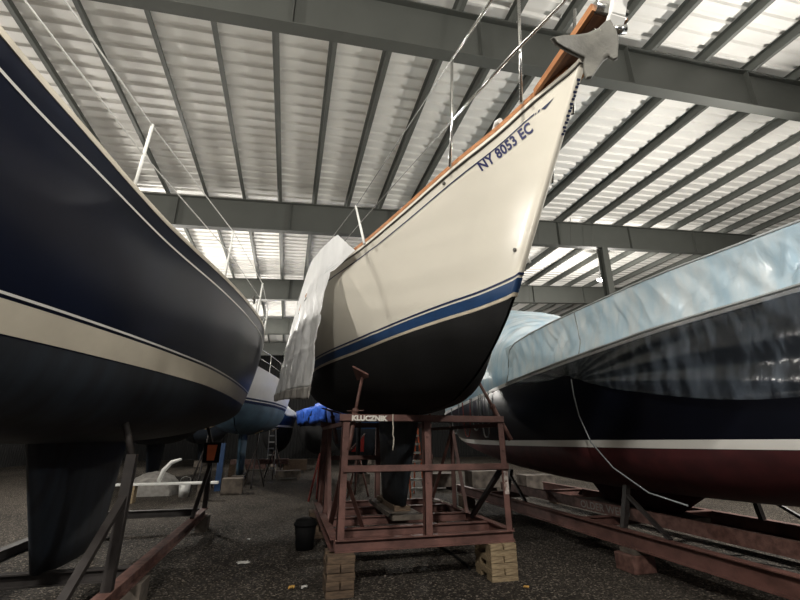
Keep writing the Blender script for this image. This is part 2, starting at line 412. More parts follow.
# hanging sag rods and a column on the right
for (x, y, dz) in ((7.9, 11.3, 1.0), (9.2, 11.3, 1.0), (10.1, 11.3, 0.9), (9.8, 18.0, 0.9), (11.6, 18.0, 0.9)):
    trim(MB().tube([(x, y, zfr(x) + DEPTH), (x - 0.12, y, zfr(x) - 0.1)], 0.012, 6), M['frame'])
trim(MB().tube([(1.02, 2.6, zfr(1) + 1.0), (1.25, 3.55, zfr(1) - 0.55)], 0.008, 6), M['frame'])
col = MB(); xc_, yc_ = 10.72, 11.7
col.bar((xc_, yc_ - 0.13, 0), (xc_, yc_ - 0.13, zfr(xc_)), 0.24, 0.018, (0, 1, 0)); col.bar((xc_, yc_ + 0.13, 0), (xc_, yc_ + 0.13, zfr(xc_)), 0.24, 0.018, (0, 1, 0))
col.bar((xc_, yc_, 0), (xc_, yc_, zfr(xc_)), 0.014, 0.25, (0, 1, 0))
trim(col, M['frame'])
def corrugated(name, a, b, h):
    a = Vector(a); b = Vector(b); d = (b - a); n = int(d.length / 0.25); d.normalize(); nr = Vector((-d.y, d.x, 0)); P = [[], []]
    for i in range(n):
        for q, o in ((0, 0), (0.12, 0), (0.15, 0.04), (0.22, 0.04)):
            p = a + d * (i * 0.25 + q) + nr * o
            P[0].append((p.x, p.y, 0)); P[1].append((p.x, p.y, h(p.x)))
    return struct(MB().grid(P, sm=False).build(name, M['wall']))
hh = lambda x: zfr(x) + DEPTH + PURL
corrugated('wall_left', (-15.6, -8, 0), (-15.6, 38, 0), hh)
corrugated('wall_right', (25.6, -8, 0), (25.6, 38, 0), hh)
corrugated('wall_back', (-15.6, 38, 0), (25.6, 38, 0), hh)

# lamps
LAMP_LABEL = ['high-bay lamp hanging above the left of the near bay', 'high-bay lamp hanging behind the viewer on the right',
              'high-bay lamp hidden behind the navy yacht on the left', 'left one of the two lit lamps beside the right-hand column',
              'right one of the two lit lamps beside the right-hand column', 'added lamp backlighting the pale film, right of the dark shrink-wrapped yacht',
              'high-bay lamp far back above the white sailboat', 'high-bay lamp far back on the right',
              'farthest high-bay lamp on the left', 'farthest high-bay lamp on the right', 'added unseen lamp brightening the roof, beyond the bow of the navy sailboat', 'added unseen lamp brightening the left roof, level with the navy sailboat stern']
for (p, e), lb in zip(LAMPS, LAMP_LABEL):
    t = thing('ceiling_lamp', (p[0], p[1], p[2] - 0.1), lb, 'lamp', 'high-bay lamps')
    MB().lathe((p[0], p[1], p[2]), [(0.0, 0.22), (0.08, 0.22), (0.10, 0.10), (0.19, 0.0), (0.18, -0.04), (0.0, -0.02)], 18).build('housing', M['lampbody'], t)
    MB().lathe((p[0], p[1], p[2] - 0.05), [(0.0, 0.0), (0.14, 0.0), (0.12, -0.04), (0.0, -0.05)], 18).build('lens', M['glow'], t)
    MB().tube([(p[0], p[1], p[2] + 0.2), (p[0], p[1], zfr(p[0]) + DEPTH + PURL)], 0.012, 6).build('hanger', M['lampbody'], t)

# ------------------------------------------------------------------ the cream sailboat
XB = 1.72
HM = Hull(XB,
    sheer=[(1.77, 0.0, 3.98), (2.12, .10, 4.00), (2.50, .24, 3.95), (2.88, .43, 3.885), (3.75, .75, 3.80), (4.5, 1.02, 3.75), (5.3, 1.36, 3.70), (6.0, 1.53, 3.68), (7.0, 1.66, 3.66), (8.0, 1.70, 3.66), (9.3, 1.60, 3.68), (10.5, 1.38, 3.72), (11.7, 1.05, 3.78)],
    boot=[(2.905, 0.0, 2.70), (3.32, .115, 2.70), (3.81, .32, 2.70), (4.48, .56, 2.70), (5.51, .85, 2.70), (7.12, 1.29, 2.70), (8.3, 1.42, 2.70), (9.5, 1.30, 2.71), (10.6, 1.0, 2.75), (11.5, 0.6, 2.85)],
    prof=[(0, 2.905, 2.70), (0.03, 3.06, 2.56), (0.08, 3.44, 2.31), (0.14, 3.88, 2.12), (0.22, 4.42, 1.98), (0.30, 5.15, 1.93), (0.5, 6.9, 1.92), (0.7, 8.8, 2.02), (0.85, 10.2, 2.3), (1, 11.3, 2.75)], bow=0.02, fine=True, full=0.98)
boat = thing('sailboat', (XB, 6.8, 0.66), 'large cream-hulled sailboat with blue boot stripe and black bottom propped on the red-brown stand', 'sailboat')
HM.topsides(M['cream'], boat); HM.bottom(M['antifoul'], boat); HM.deck(M['cream'], boat)
fin(boat, XB, (5.62, 8.3, 2.02), (6.45, 7.9, 0.665), M['keel'])
fin(boat, XB, (10.4, 11.1, 2.6), (10.55, 11.0, 1.1), M['keel'], 'rudder', 0.05)
HM.band(0.16, 0.142, M['navy_line'], 'navy_pinstripe', boat)
HM.band(0.125, 0.03, M['boot_blue'], 'boot_stripe', boat)
HM.band(0.025, 0.002, M['tan_line'], 'waterline_stripe', boat)
HM.band(0.081, 0.092, M['navy_line'], 'cove_stripe', boat, u0=0.037, u1=1.0, fromtop=True, front=False)
HM.rail(-0.014, -0.004, 0.03, M['rub'], 'rub_strip', boat, off=0.012)
HM.rail(-0.004, 0.035, 0.03, M['cream'], 'toe_rail', boat, off=0.002)
HM.rail(0.035, 0.078, 0.055, M['teak'], 'cap_rail', boat, u0=0.012, off=0.006)
# arrowhead at the front of the cove stripe
for sd in (-1, 1):
    for nm, pl in (('cove_arrow', [(.0195, .0610), (.0310, .0690), (.0262, .0850)]), ('cove_dash', [(.0318, .064), (.0335, .065), (.0335, .0755), (.0318, .0745)]), ('cove_dash', [(.0350, .066), (.0360, .0665), (.0360, .0745), (.0350, .0740)])):
        MB().add([HM.top(u, t, sd, 0.004) for u, t in pl], [tuple(range(len(pl)))]).build(nm, M['navy_line'], boat)
# registration number, quad corners (u, t) on the starboard bow: bottom-left, bottom-right, top-left, top-right
REG = ((.0854, .1415), (.0327, .153), (.0927, .0692), (.0417, .0797))
def hull_text(body, H, quad, side, m, name, parent, bold=0.03, off=0.005):
    a, b, fs = text_mesh(body, bold, 1.05)
    vs = []
    for x, y in zip(a, b):
        p = [(quad[0][k] * (1 - x) + quad[1][k] * x) * (1 - y) + (quad[2][k] * (1 - x) + quad[3][k] * x) * y for k in (0, 1)]
        vs.append(H.top(p[0], p[1], side, off))
    return MB().add(vs, fs).build(name, m, parent)
hull_text('NY 8053 EC', HM, REG, -1, M['letter_navy'], 'registration_number', boat, 0.034)
# dark lettering down the rounded stem (read from the other bow, seen edge on)
mb = MB()
for k in range(5):
    t0 = 0.06 + 0.044 * k
    for (dt, x0, x1) in ((0.0, -0.012, 0.016), (0.014, 0.0, 0.018), (0.026, -0.008, 0.016)):
        p = HM.top(0, t0 + dt, -1); r = HM.top(0, t0 + dt + 0.009, -1)
        mb.add([(XB + x0, p.y - .004, p.z), (XB + x1, p.y - .004, p.z), (XB + x1, r.y - .004, r.z), (XB + x0, r.y - .004, r.z)], [(0, 1, 2, 3)])
mb.build('bow_lettering', M['navy_line'], boat)
# through-hull fittings
for (u, t) in ((0.1308, 0.034), (0.0185, 0.7283)):
    p = HM.top(u, t, -1, 0.0); q = HM.top(u, t, -1, 0.03); n = (q - p).normalized()
    MB().tube([p - n * 0.01, p + n * 0.012], [0.018, 0.016], 12).build('through_hull_fitting', M['rub'], boat)
# bow platform (teak) with side boards, underside and roller
MB().box(XB - 0.10, XB + 0.10, 1.52, 2.15, 4.05, 4.075).build('anchor_platform', M['teak_dark'], boat)
for sx in (-1, 1):
    xo, xi = XB + sx * 0.130, XB + sx * 0.102
    MB().add([(xo, 2.15, 4.035), (xi, 2.15, 4.035), (xi, 1.50, 4.06), (xo, 1.50, 4.06), (xo, 2.15, 4.085), (xi, 2.15, 4.085), (xi, 1.50, 4.115), (xo, 1.50, 4.115)],
             [(3, 2, 1, 0), (4, 5, 6, 7), (0, 1, 5, 4), (1, 2, 6, 5), (2, 3, 7, 6), (3, 0, 4, 7)]).build('platform_rail', M['teak'], boat)
MB().tube([(XB - 0.11, 1.50, 4.09), (XB + 0.11, 1.50, 4.09)], 0.035, 12).build('bow_roller', M['steel'], boat)
MB().tube([(XB - 0.06, 1.60, 4.02), (XB + 0.06, 1.60, 4.02)], 0.028, 12).build('bow_roller', M['steel'], boat)
# pulpit, stanchions, lifelines
def yb(y, inset=0.05):                       # inboard point above the starboard/port sheer at Y
    for i in range(400):
        u = i / 400; p = HM.top(u, 0, -1)
        if p.y >= y: return p + Vector((inset, 0, 0))
def mirror(p): return Vector((2 * XB - p[0], p[1], p[2]))
PA = Vector((1.21, 2.92, 3.87)); PAt = Vector((1.185, 2.70, 4.86)); PAm = Vector((1.20, 2.80, 4.27))
PBb = Vector((1.50, 2.19, 3.97)); PBt = Vector((1.47, 2.02, 4.86))
pul = MB()
for g in (lambda p: Vector(p), mirror):
    pul.tube([g(PA), g(PAm), g(PAt)], 0.0135, 8)
    pul.tube([g(PBb), g(PBt)], 0.0135, 8)
    pul.tube([g(PAt), g(Vector((1.29, 2.10, 4.86))), g(Vector((1.42, 1.62, 4.88))), g(Vector((1.58, 1.30, 4.90))), Vector((XB, 1.22, 4.90))], 0.0135, 8)
    pul.tube([g(PAm), g(Vector((1.44, 2.12, 4.37))), g(Vector((1.60, 1.735, 4.43))), g(Vector((1.64, 1.30, 4.44)))], 0.0135, 8)
    pul.tube([g(Vector((1.64, 1.30, 4.02))), g(Vector((1.64, 1.30, 4.44))), g(Vector((1.60, 1.26, 4.90)))], 0.0135, 8)
pul.build('pulpit', M['steel'], boat)
ST = [(Vector((0.68, 4.22, 3.67)), Vector((0.62, 4.62, 4.38))), (Vector((0.23, 6.2, 3.66)), Vector((0.16, 6.3, 4.22))), (Vector((0.10, 8.4, 3.66)), Vector((0.0, 8.45, 4.25))), (Vector((0.30, 10.3, 3.70)), Vector((0.26, 10.3, 4.28)))]
for g in (lambda p: Vector(p), mirror):
    for b_, t_ in ST: MB().tube([g(b_), g(t_)], [0.016, 0.012], 8).build('stanchion', M['white_paint'], boat)
    for f_ in (1.0, 0.52):
        pts = [g(PAt if f_ == 1 else PAm)] + [g(b_.lerp(t_, f_ * 0.98)) for b_, t_ in ST]
        MB().tube(pts, 0.0045, 6).build('lifeline', M['wire'], boat)
# white deck chock and cleat
ck = MB(); c0 = yb(2.52, 0.05)
ck.tube([c0 + Vector((0, 0.13, 0.07)), c0 + Vector((0, 0.10, 0.14)), c0 + Vector((-0.01, 0.03, 0.17)), c0 + Vector((-0.01, -0.03, 0.14))], 0.022, 10)
ck.tube([c0 + Vector((0.02, 0.05, 0.05)), c0 + Vector((0.02, 0.05, 0.16))], 0.03, 10)
ck.build('deck_chock', M['white_paint'], boat)

# claw anchor hanging in the bow roller
an = thing('anchor', (1.6, 1.45, 3.6), 'grey galvanised claw anchor hanging from the bow of the cream sailboat', 'anchor')
ANC = Vector((1.520, 1.50, 3.725)); ASC = 0.70
def claw():
    # the claw: three flukes of a curved plate. local a = across, b = up along the plate
    out = [(-0.36, 0.02), (-0.24, 0.085), (-0.12, 0.115), (-0.02, 0.14), (0.07, 0.18), (0.13, 0.235), (0.17, 0.25), (0.20, 0.16), (0.215, 0.06), (0.20, -0.10),
           (0.175, -0.11), (0.14, -0.075), (0.10, -0.10), (0.05, -0.17), (-0.02, -0.27), (-0.065, -0.28), (-0.07, -0.20), (-0.055, -0.08), (-0.13, -0.055), (-0.22, -0.03), (-0.32, -0.01)]
    bm = bmesh.new(); vs = [bm.verts.new((a, b, 0)) for a, b in out]; bm.faces.new(vs)
    bmesh.ops.triangulate(bm, faces=bm.faces[:])
    for _ in range(3): bmesh.ops.subdivide_edges(bm, edges=bm.edges[:], cuts=1, use_grid_fill=True)
    bm.verts.ensure_lookup_table(); bm.verts.index_update()
    right = Vector((0.968, -0.25, 0)); fw = Vector((0.24, 0.93, 0.30)); up = Vector((-0.06, -0.25, 0.97)); fw.normalize()
    V = []
    for v in bm.verts:
        a, b = v.co.x, v.co.y
        c = -0.9 * (a - 0.0) ** 2 - 0.9 * max(0, -b - 0.02) ** 2 + 0.25 * max(0, b) ** 1.5
        V.append(ANC + (right * a + up * b + fw * c) * ASC)
    Fs = [tuple(x.index for x in f.verts) for f in bm.faces]; bm.free()
    return MB().add(V, Fs, True)
claw().build('claw', M['galv'], an, solid=0.022)
sh = MB()
S = [Vector((1.665, 1.47, 3.86)), Vector((1.67, 1.42, 3.93)), Vector((1.675, 1.385, 4.02)), Vector((1.69, 1.38, 4.12)), Vector((1.71, 1.45, 4.185)), Vector((1.72, 1.75, 4.20)), Vector((1.72, 2.2, 4.16))]
for i in range(len(S) - 1): sh.bar(S[i], S[i + 1] + (S[i + 1] - S[i]) * 0.06, 0.10 - 0.008 * i, 0.04, (0.1, 1, 0.2))
sh.build('shank', M['white_paint'], an, bevel=0.008)
MB().tube([(1.66, 1.455, 3.86), (1.735, 1.44, 3.875)], 0.026, 12).build('pin', M['steel'], an)

FR = np.random.default_rng(11)
FOLDS = [(FR.uniform(0.3, 7.6), FR.uniform(-0.9, 0.5), FR.uniform(0.012, 0.05), FR.uniform(-0.026, 0.026), FR.uniform(0, 1), FR.uniform(0.2, 0.7)) for _ in range(130)]
def folds(y, q):
    r = 0.0
    for (yc, sl, w, a, qc, qw) in FOLDS:
        d = (y - yc - sl * (q - 0.5)) / w
        if abs(d) < 3: r += a * math.exp(-d * d) * math.exp(-((q - qc) / qw) ** 2)
    return r
# ------------------------------------------------------------------ white tarp over the rail
def tarp():
    topx = pchip([4.9, 5.6, 6.3, 7.2, 8.5, 9.8], [.43, .26, .155, .09, .02, -.02]); topz = pchip([4.9, 5.6, 6.3, 7.5, 9.8], [4.10, 4.16, 4.22, 4.22, 4.26])
    hemx = pchip([5.0, 6.0, 7.2, 8.6, 9.8], [.27, .10, -.06, -.22, -.30]); hemz = pchip([5.0, 7.2, 9.8], [2.03, 2.20, 2.36])
    nu, nv = 150, 70; P = []
    for j in range(nv + 1):
        v = j / nv; row = []
        yf = float(np.interp(v, [0, 0.19, 0.23, 0.36, 1], [4.92, 4.5, 4.98, 5.06, 5.12]))
        for i in range(nu + 1):
            u = i / nu; y = yf + (9.6 - yf) * u ** 1.15
            xt, zt, xh, zh = topx(y), topz(y), hemx(y), hemz(y)
            if y < 4.9: k = (4.9 - y) / 0.4; xt += 0.19 * k; zt = 4.10 - 0.0 * k
            z = zt + (zh - zt) * v; x = xt + (xh - xt) * v ** 0.85
            if v <= 0.23 and y < 5.1:                      # the flap lying along the rail
                x = max(x, 0.43 + (4.95 - y) * 0.42)
            w = min(1, max(0, v - 0.05) * 2)
            x += 0.022 * w * (math.sin(y * 9 + 3 * v) + 0.6 * math.sin(y * 17 + 1.7 - 4 * v)) + 0.010 * w * math.sin(z * 11 + y * 5)
            x += w * folds(y - 2.2 + 0.3 * v, v) * 0.45 + w * folds(7.4 - (y - 5) * 0.9 - 3.0 * v, v) * 0.25
            for cz in (0.50, 0.68): x -= 0.014 * math.exp(-((v - cz) / 0.012) ** 2)
            row.append(Vector((x, y, z)))
        P.append(row)
    return P
TP = tarp()
tp = thing('tarp', (0.1, 7, 2.0), 'white translucent plastic tarp hanging over the rail of the cream sailboat', 'tarp')
k0 = int(len(TP) * 0.93)
MB().grid(TP[:k0]).build('sheet', M['tarp'], tp, solid=0.004)
MB().grid(TP[k0 - 1:]).build('hem', M['tarp_hem'], tp, solid=0.012)

# ------------------------------------------------------------------ the red-brown boat stand
SX0, SX1, SY0, SY1 = 0.62, 2.82, 5.30, 8.32; ZB0, ZB1 = 0.395, 0.52; SM = (SX0 + SX1) / 2
cr = thing('boat_stand', (SM, 6.8, ZB0), 'red-brown steel boat stand under the cream sailboat, lettered on its front rail', 'boat stand')
R_ = M['red_steel']; zc = (ZB0 + ZB1) / 2; hb = ZB1 - ZB0
MB().ibeam((SX0, SY0, zc), (SX1, SY0, zc), 0.10, hb).build('base_beam', R_, cr)
MB().ibeam((SX0, SY1, zc), (SX1, SY1, zc), 0.10, hb).build('base_beam', R_, cr)
for x in (SX0, SX1): MB().ibeam((x, SY0 + 0.05, zc), (x, SY1 - 0.05, zc), 0.10, hb).build('side_beam', R_, cr)
for y in (5.95, 6.75, 7.6): MB().ibeam((SX0 + 0.01, y, zc - 0.002), (SX1 - 0.01, y, zc - 0.002), 0.09, hb - 0.01).build('cross_beam', R_, cr)
for x, d in ((SX0 + 0.01, 1), (SX1 - 0.01, -1)):
    pz = 1.80
    MB().angle((x, SY0 - 0.03, ZB1), (x + d * 0.02, SY0 - 0.03, pz), 0.085, 0.009, (d, 0, 0), (0, 1, 0)).build('post', R_, cr)
    MB().angle((x, SY1 - 0.03, ZB1), (x + d * 0.02, SY1 - 0.03, pz), 0.085, 0.009, (d, 0, 0), (0, 1, 0)).build('post', R_, cr)
    MB().angle((x, 7.12, ZB1), (x + d * 0.01, 7.12, pz), 0.07, 0.009, (d, 0, 0), (0, 1, 0)).build('post', R_, cr)
    MB().bar((x + d * 0.05, 6.58, ZB1), (x + d * 0.03, 7.10, 1.72), 0.055, 0.012, (0, 0, 1)).build('brace', R_, cr)
    MB().bar((x + d * 0.05, 8.22, ZB1), (x + d * 0.03, 7.16, 1.72), 0.055, 0.012, (0, 0, 1)).build('brace', R_, cr)
    MB().bar((x + d * 0.05, 5.40, 1.20), (x + d * 0.05, 6.40, ZB1 - 0.02), 0.06, 0.05, (0, 0, 1)).build('brace', M['dark_steel'] if d < 0 else R_, cr)
    MB().bar((x + d * 0.04, SY0, 1.77), (x + d * 0.04, SY1, 1.77), 0.05, 0.05).build('side_rail', R_, cr)
MB().angle((SM - 0.045, SY0 - 0.03, ZB1), (SM - 0.045, SY0 - 0.03, 1.80), 0.09, 0.009, (1, 0, 0), (0, 1, 0)).build('post', R_, cr)
MB().angle((SM - 0.045, SY1 - 0.03, ZB1), (SM - 0.045, SY1 - 0.03, 1.80), 0.09, 0.009, (1, 0, 0), (0, 1, 0)).build('post', R_, cr)
MB().bar((SX0 + 0.12, 5.36, 1.12), (SX0 + 0.42, 5.94, ZB1), 0.05, 0.012).build('brace', R_, cr)
for y, d in ((SY0 - 0.045, -1), (SY1 - 0.045, 1)):
    tr = MB().angle((SX0 - 0.01, y, 1.795), (SX1 - 0.03, y, 1.795), 0.085, 0.009, (0, 0, 1), (0, 1, 0)).build('top_rail', R_, cr)
    MB().angle((SX0 + 0.06, y, 1.215), (SX1 - 0.01, y, 1.215), 0.08, 0.009, (0, 0, 1), (0, 1, 0)).build('middle_rail', R_, cr)
    if d < 0: front_rail = tr
def flat_text(body, x0, x1, y, z0, z1, m, name, parent, bold=0.03):
    a, b, fs = text_mesh(body, bold, 1.02)
    return MB().add([(x0 + (x1 - x0) * p, y, z0 + (z1 - z0) * q) for p, q in zip(a, b)], fs).build(name, m, parent)
flat_text('KLUCZNIK', 0.755, 1.205, SY0 - 0.049, 1.800, 1.868, M['letter_white'], 'lettering', front_rail, 0.07)
# worn white paint on the right front post, bolt heads on the posts
MB().box(SX1 - 0.085, SX1 - 0.025, SY0 - 0.034, SY0 - 0.031, 0.93, 1.20).build('paint_patch', M['chalk'], cr)
for x in (SX0 + 0.055, SM, SX1 - 0.06):
    for z in (1.08, 1.45, 1.62): MB().tube([(x, SY0 - 0.03, z), (x, SY0 - 0.042, z)], 0.012, 8).build('bolt', M['rust_tube'], cr)
def screw_pad(base, low, top, half, tilt_n, up):
    """threaded leg in a sleeve, with a square steel pad under the hull"""
    base, low, top = Vector(base), Vector(low), Vector(top)
    s_ = MB().tube([low, base], 0.033, 10).build('sleeve', M['rust_tube'], cr)
    sc = MB().tube([base, top], 0.021, 10).build('screw', M['rust_tube'], cr)
    d = (top - base).normalized(); r = d.cross(Vector((0, 0, 1))).normalized()
    MB().tube([base + d * 0.03 - r * 0.12, base + d * 0.03 + r * 0.12], 0.008, 6).build('handle', M['rust_tube'], sc)
    MB().tube([base, base + d * 0.05], 0.042, 6).build('nut', M['rust_tube'], sc)
    n = Vector(tilt_n).normalized(); u = Vector(up); u = (u - n * u.dot(n)).normalized(); w = n.cross(u)
    a = MB(); vs = []
    for h in (0, 0.022):
        for i, j in ((-1, -1), (1, -1), (1, 1), (-1, 1)): vs.append(top + n * h + u * half * i + w * half * j)
    a.add(vs, [(3, 2, 1, 0), (4, 5, 6, 7), (0, 1, 5, 4), (1, 2, 6, 5), (2, 3, 7, 6), (3, 0, 4, 7)]).build('pad', R_, sc)
TAB = {sd: np.array([[HM.low(i / 100, j / 60, sd)[:] for j in range(60)] for i in range(101)]) for sd in (-1, 1)}
def hull_low_at(x, y):
    """nearest point and outward normal of the underside of the cream hull"""
    sd = -1 if x < XB else 1; T = TAB[sd]; d = (T[:, :, 0] - x) ** 2 + (T[:, :, 1] - y) ** 2
    i, j = np.unravel_index(int(d.argmin()), d.shape); u, w = i / 100, j / 60; e = 0.01
    t1 = HM.low(min(u + e, 1), w, sd) - HM.low(max(u - e, 0), w, sd); t2 = HM.low(u, min(w + e, 1), sd) - HM.low(u, max(w - e, 0), sd)
    n = t1.cross(t2).normalized()
    return Vector(T[i, j]), (n if n.z < 0 else -n), math.sqrt(d[i, j])
for base, to in (((0.815, 5.40, 1.90), (0.90, 5.50, 2.31)), ((2.72, 5.40, 1.99), (2.52, 5.46, 2.41)), ((0.82, 8.2, 1.95), (0.72, 8.22, 2.40)), ((2.72, 8.2, 1.95), (2.80, 8.22, 2.40))):
    base = Vector(base); d = (Vector(to) - base).normalized()
    for k in range(5, 140):
        q = base + d * (k * 0.01); p, n, gap = hull_low_at(q.x, q.y)
        if gap < 0.04 and q.z > p.z - 0.005: break
    n = (n + Vector((0, 0, -0.45))).normalized()
    screw_pad(base, base - d * 0.46, q - d * 0.05, 0.14 if base.x < XB else 0.11, -n, (1, 1, 0))

# timber plank the keel stands on, and rope on the rail
tag(MB().box(1.50, 1.94, 6.2, 8.0, ZB1 + 0.004, ZB1 + 0.07).build('keel_plank', M['wood_grey'], bevel=0.005), 'thick grey timber plank under the keel of the cream sailboat', 'plank')
tag(MB().box(1.60, 1.84, 6.5, 7.8, ZB1 + 0.071, 0.664).build('keel_plank', M['wood_old'], bevel=0.005), 'short brown timber directly beneath the keel, on top of the grey plank', 'plank')
tag(MB().tube([(1.265, 5.235, 1.885), (1.262, 5.225, 1.80), (1.268, 5.222, 1.72), (1.262, 5.222, 1.64), (1.275, 5.222, 1.60), (1.27, 5.222, 1.53), (1.262, 5.222, 1.46)], 0.008, 6).build('rope', M['rope']),
    'short pale rope end hanging from the lettered front rail', 'rope')

tag(MB().tube([(2.42, 6.9, 0.02), (2.45, 6.5, 0.02), (2.44, 6.2, 0.02), (2.43, 5.85, 0.02), (2.40, 5.72, 0.02)], 0.018, 8).build('hose', M['black_plastic']), 'black hose lying on the gravel under the front beam of the lettered stand', 'hose')
tag(MB().tube([(2.80, 8.3, 0.53), (2.62, 7.9, 0.545), (2.60, 7.63, 0.55), (2.74, 7.6, 0.56), (2.80, 7.3, 0.545), (2.83, 6.95, 0.53)], 0.008, 6).build('cable', M['rope']), 'pale cable lying along the right beam of the lettered stand', 'cable')

# ------------------------------------------------------------------ cribbing stacks
def timber(name, x0, x1, y0, y1, z0, z1, m, label, group):
    return tag(MB().box(x0, x1, y0, y1, z0, z1).build(name, m, bevel=0.004), label, 'timber block', group)
ORD = ['bottom', 'second', 'third', 'fourth', 'fifth', 'top']
def crib(xa, xb, ya, yb_, z1, nl, m, which):
    h = z1 / nl
    for k in range(nl):
        z0_, z1_ = k * h + 0.001, (k + 1) * h - 0.001; jx = random.uniform(-.008, .008); mm = m[k % len(m)]
        if k % 2 == 0:
            for q, (y0, y1) in enumerate(((ya, ya + 0.15), (yb_ - 0.15, yb_))):
                timber('timber_block', xa + jx, xb + jx, y0, y1, z0_, z1_, mm, '%s crosswise timber, %s layer, %s' % (('front', 'rear')[q], ORD[k], which), which[0].lower() + which[1:])
        else:
            for q, (x0, x1) in enumerate(((xa, xa + 0.16), (xb - 0.16, xb))):
                timber('timber_block', x0 + jx, x1 + jx, ya - 0.012, yb_, z0_, z1_, mm, '%s lengthwise timber, %s layer, %s' % (('left', 'right')[q], ORD[k], which), which[0].lower() + which[1:])
crib(0.53, 0.83, 5.14, 5.55, ZB0 - 0.001, 5, [M['wood_old'], M['wood_old']], 'cribbing under left front corner of the lettered stand')
crib(2.46, 2.80, 5.20, 5.66, ZB0 - 0.001, 6, [M['wood'], M['wood']], 'cribbing under right front corner of the lettered stand')
crib(0.50, 0.84, 8.0, 8.40, ZB0 - 0.001, 4, [M['wood_old']], 'cribbing under left rear corner of the lettered stand')
crib(2.60, 2.94, 8.0, 8.40, ZB0 - 0.001, 4, [M['wood_old']], 'cribbing under right rear corner of the lettered stand')

# black tub under the left beam
tb = thing('tub', (0.40, 7.35, 0), 'black plastic tub on the ground beside the left beam of the red-brown stand', 'tub')
MB().lathe((0.40, 7.35, 0), [(0.0, 0.01), (0.13, 0.0), (0.165, 0.36), (0.15, 0.36), (0.12, 0.03), (0.0, 0.03)], 20).build('body', M['black_plastic'], tb)
MB().lathe((0.40, 7.35, 0.33), [(0.163, 0), (0.18, 0.0), (0.18, 0.03), (0.163, 0.03)], 20).build('rim', M['black_plastic'], tb)
MB().lathe((0.40, 7.35, 0.36), [(0.17, 0.0), (0.15, 0.05), (0.07, 0.075), (0.0, 0.08)], 20).build('lid', M['black_plastic'], tb)

# ------------------------------------------------------------------ navy sailboat on the left
XL = -2.22
HL = Hull(XL,
    sheer=[(0.6, 0.0, 3.98), (1.4, .30, 3.86), (2.6, .62, 3.66), (4.24, .97, 3.575), (5.54, 1.29, 3.575), (6.64, 1.50, 3.575), (8.0, 1.64, 3.58), (9.3, 1.60, 3.58), (10.3, 1.42, 3.60), (11.2, 1.12, 3.63)],
    boot=[(1.7, 0.0, 2.20), (2.6, .30, 2.20), (3.6, .68, 2.20), (4.8, 1.05, 2.20), (5.75, 1.24, 2.20), (7.2, 1.335, 2.20), (8.6, 1.36, 2.20), (9.8, 1.18, 2.22), (10.9, .75, 2.30)],
    prof=[(0, 1.7, 2.2), (0.05, 2.0, 1.98), (0.12, 2.6, 1.78), (0.22, 3.4, 1.62), (0.35, 4.6, 1.55), (0.55, 6.4, 1.55), (0.75, 8.3, 1.68), (0.9, 9.8, 1.95), (1, 10.8, 2.2)], bow=0.03, full=0.97, bulge=0.05)
lb = thing('sailboat', (XL, 5.8, 0.4), 'navy blue sailboat with cream boot stripe filling the left edge', 'sailboat')
HL.topsides(M['navy_hull'], lb); HL.bottom(M['navy_bottom'], lb); HL.deck(M['white_hull'], lb)
HL.band(0.245, 0.228, M['cove_white'], 'upper_pinstripe', lb); HL.band(0.205, 0.01, M['stripe_tan'], 'boot_stripe', lb)
HL.band(0.17, 0.192, M['cove_white'], 'cove_stripe', lb, fromtop=True, off=0.005)
HL.rail(-0.01, 0.035, 0.05, M['stripe_tan'], 'toe_rail', lb, off=0.008)
fin(lb, XL, (4.6, 7.2, 1.62), (5.3, 6.9, 0.36), M['navy_bottom'])
LS = [(-1.42, 3.55), (-0.945, 5.54), (-0.645, 7.3), (-0.60, 8.7), (-0.85, 10.4)]
LB = []
for i, (x, y) in enumerate(LS):
    b_ = Vector((x, y, 3.63)); t_ = Vector((x + 0.03, y, 4.29 if i < 2 else 4.20 if i == 2 else 4.15)); LB.append((b_, t_))
def mirl(p): return Vector((2 * XL - p[0], p[1], p[2]))
for g in (lambda p: Vector(p), mirl):
    for b_, t_ in LB: MB().tube([g(b_), g(t_)], 0.014, 8).build('stanchion', M['white_paint'], lb)
    for f_ in (0.98, 0.5):
        p0 = Vector((-1.85, 1.6, 4.4)) if f_ > 0.6 else Vector((-1.85, 1.6, 4.1))
        MB().tube([g(p0)] + [g(b_.lerp(t_, f_)) for b_, t_ in LB], 0.006, 6).build('lifeline', M['lifeline'], lb)
MB().tube([Vector((-1.85, 1.6, 3.85)), Vector((-1.85, 1.6, 4.42)), Vector((-2.05, 0.9, 4.5)), Vector((XL, 0.6, 4.52)), mirl((-2.05, 0.9, 4.5)), mirl((-1.85, 1.6, 4.42)), mirl((-1.85, 1.6, 3.85))], 0.014, 8).build('pulpit', M['steel'], lb)
MB().tube([(-0.66, 6.5, 3.64), (-0.66, 6.56, 3.70), (-0.66, 6.66, 3.70), (-0.66, 6.72, 3.64)], 0.018, 8).build('deck_cleat', M['rub'], lb)

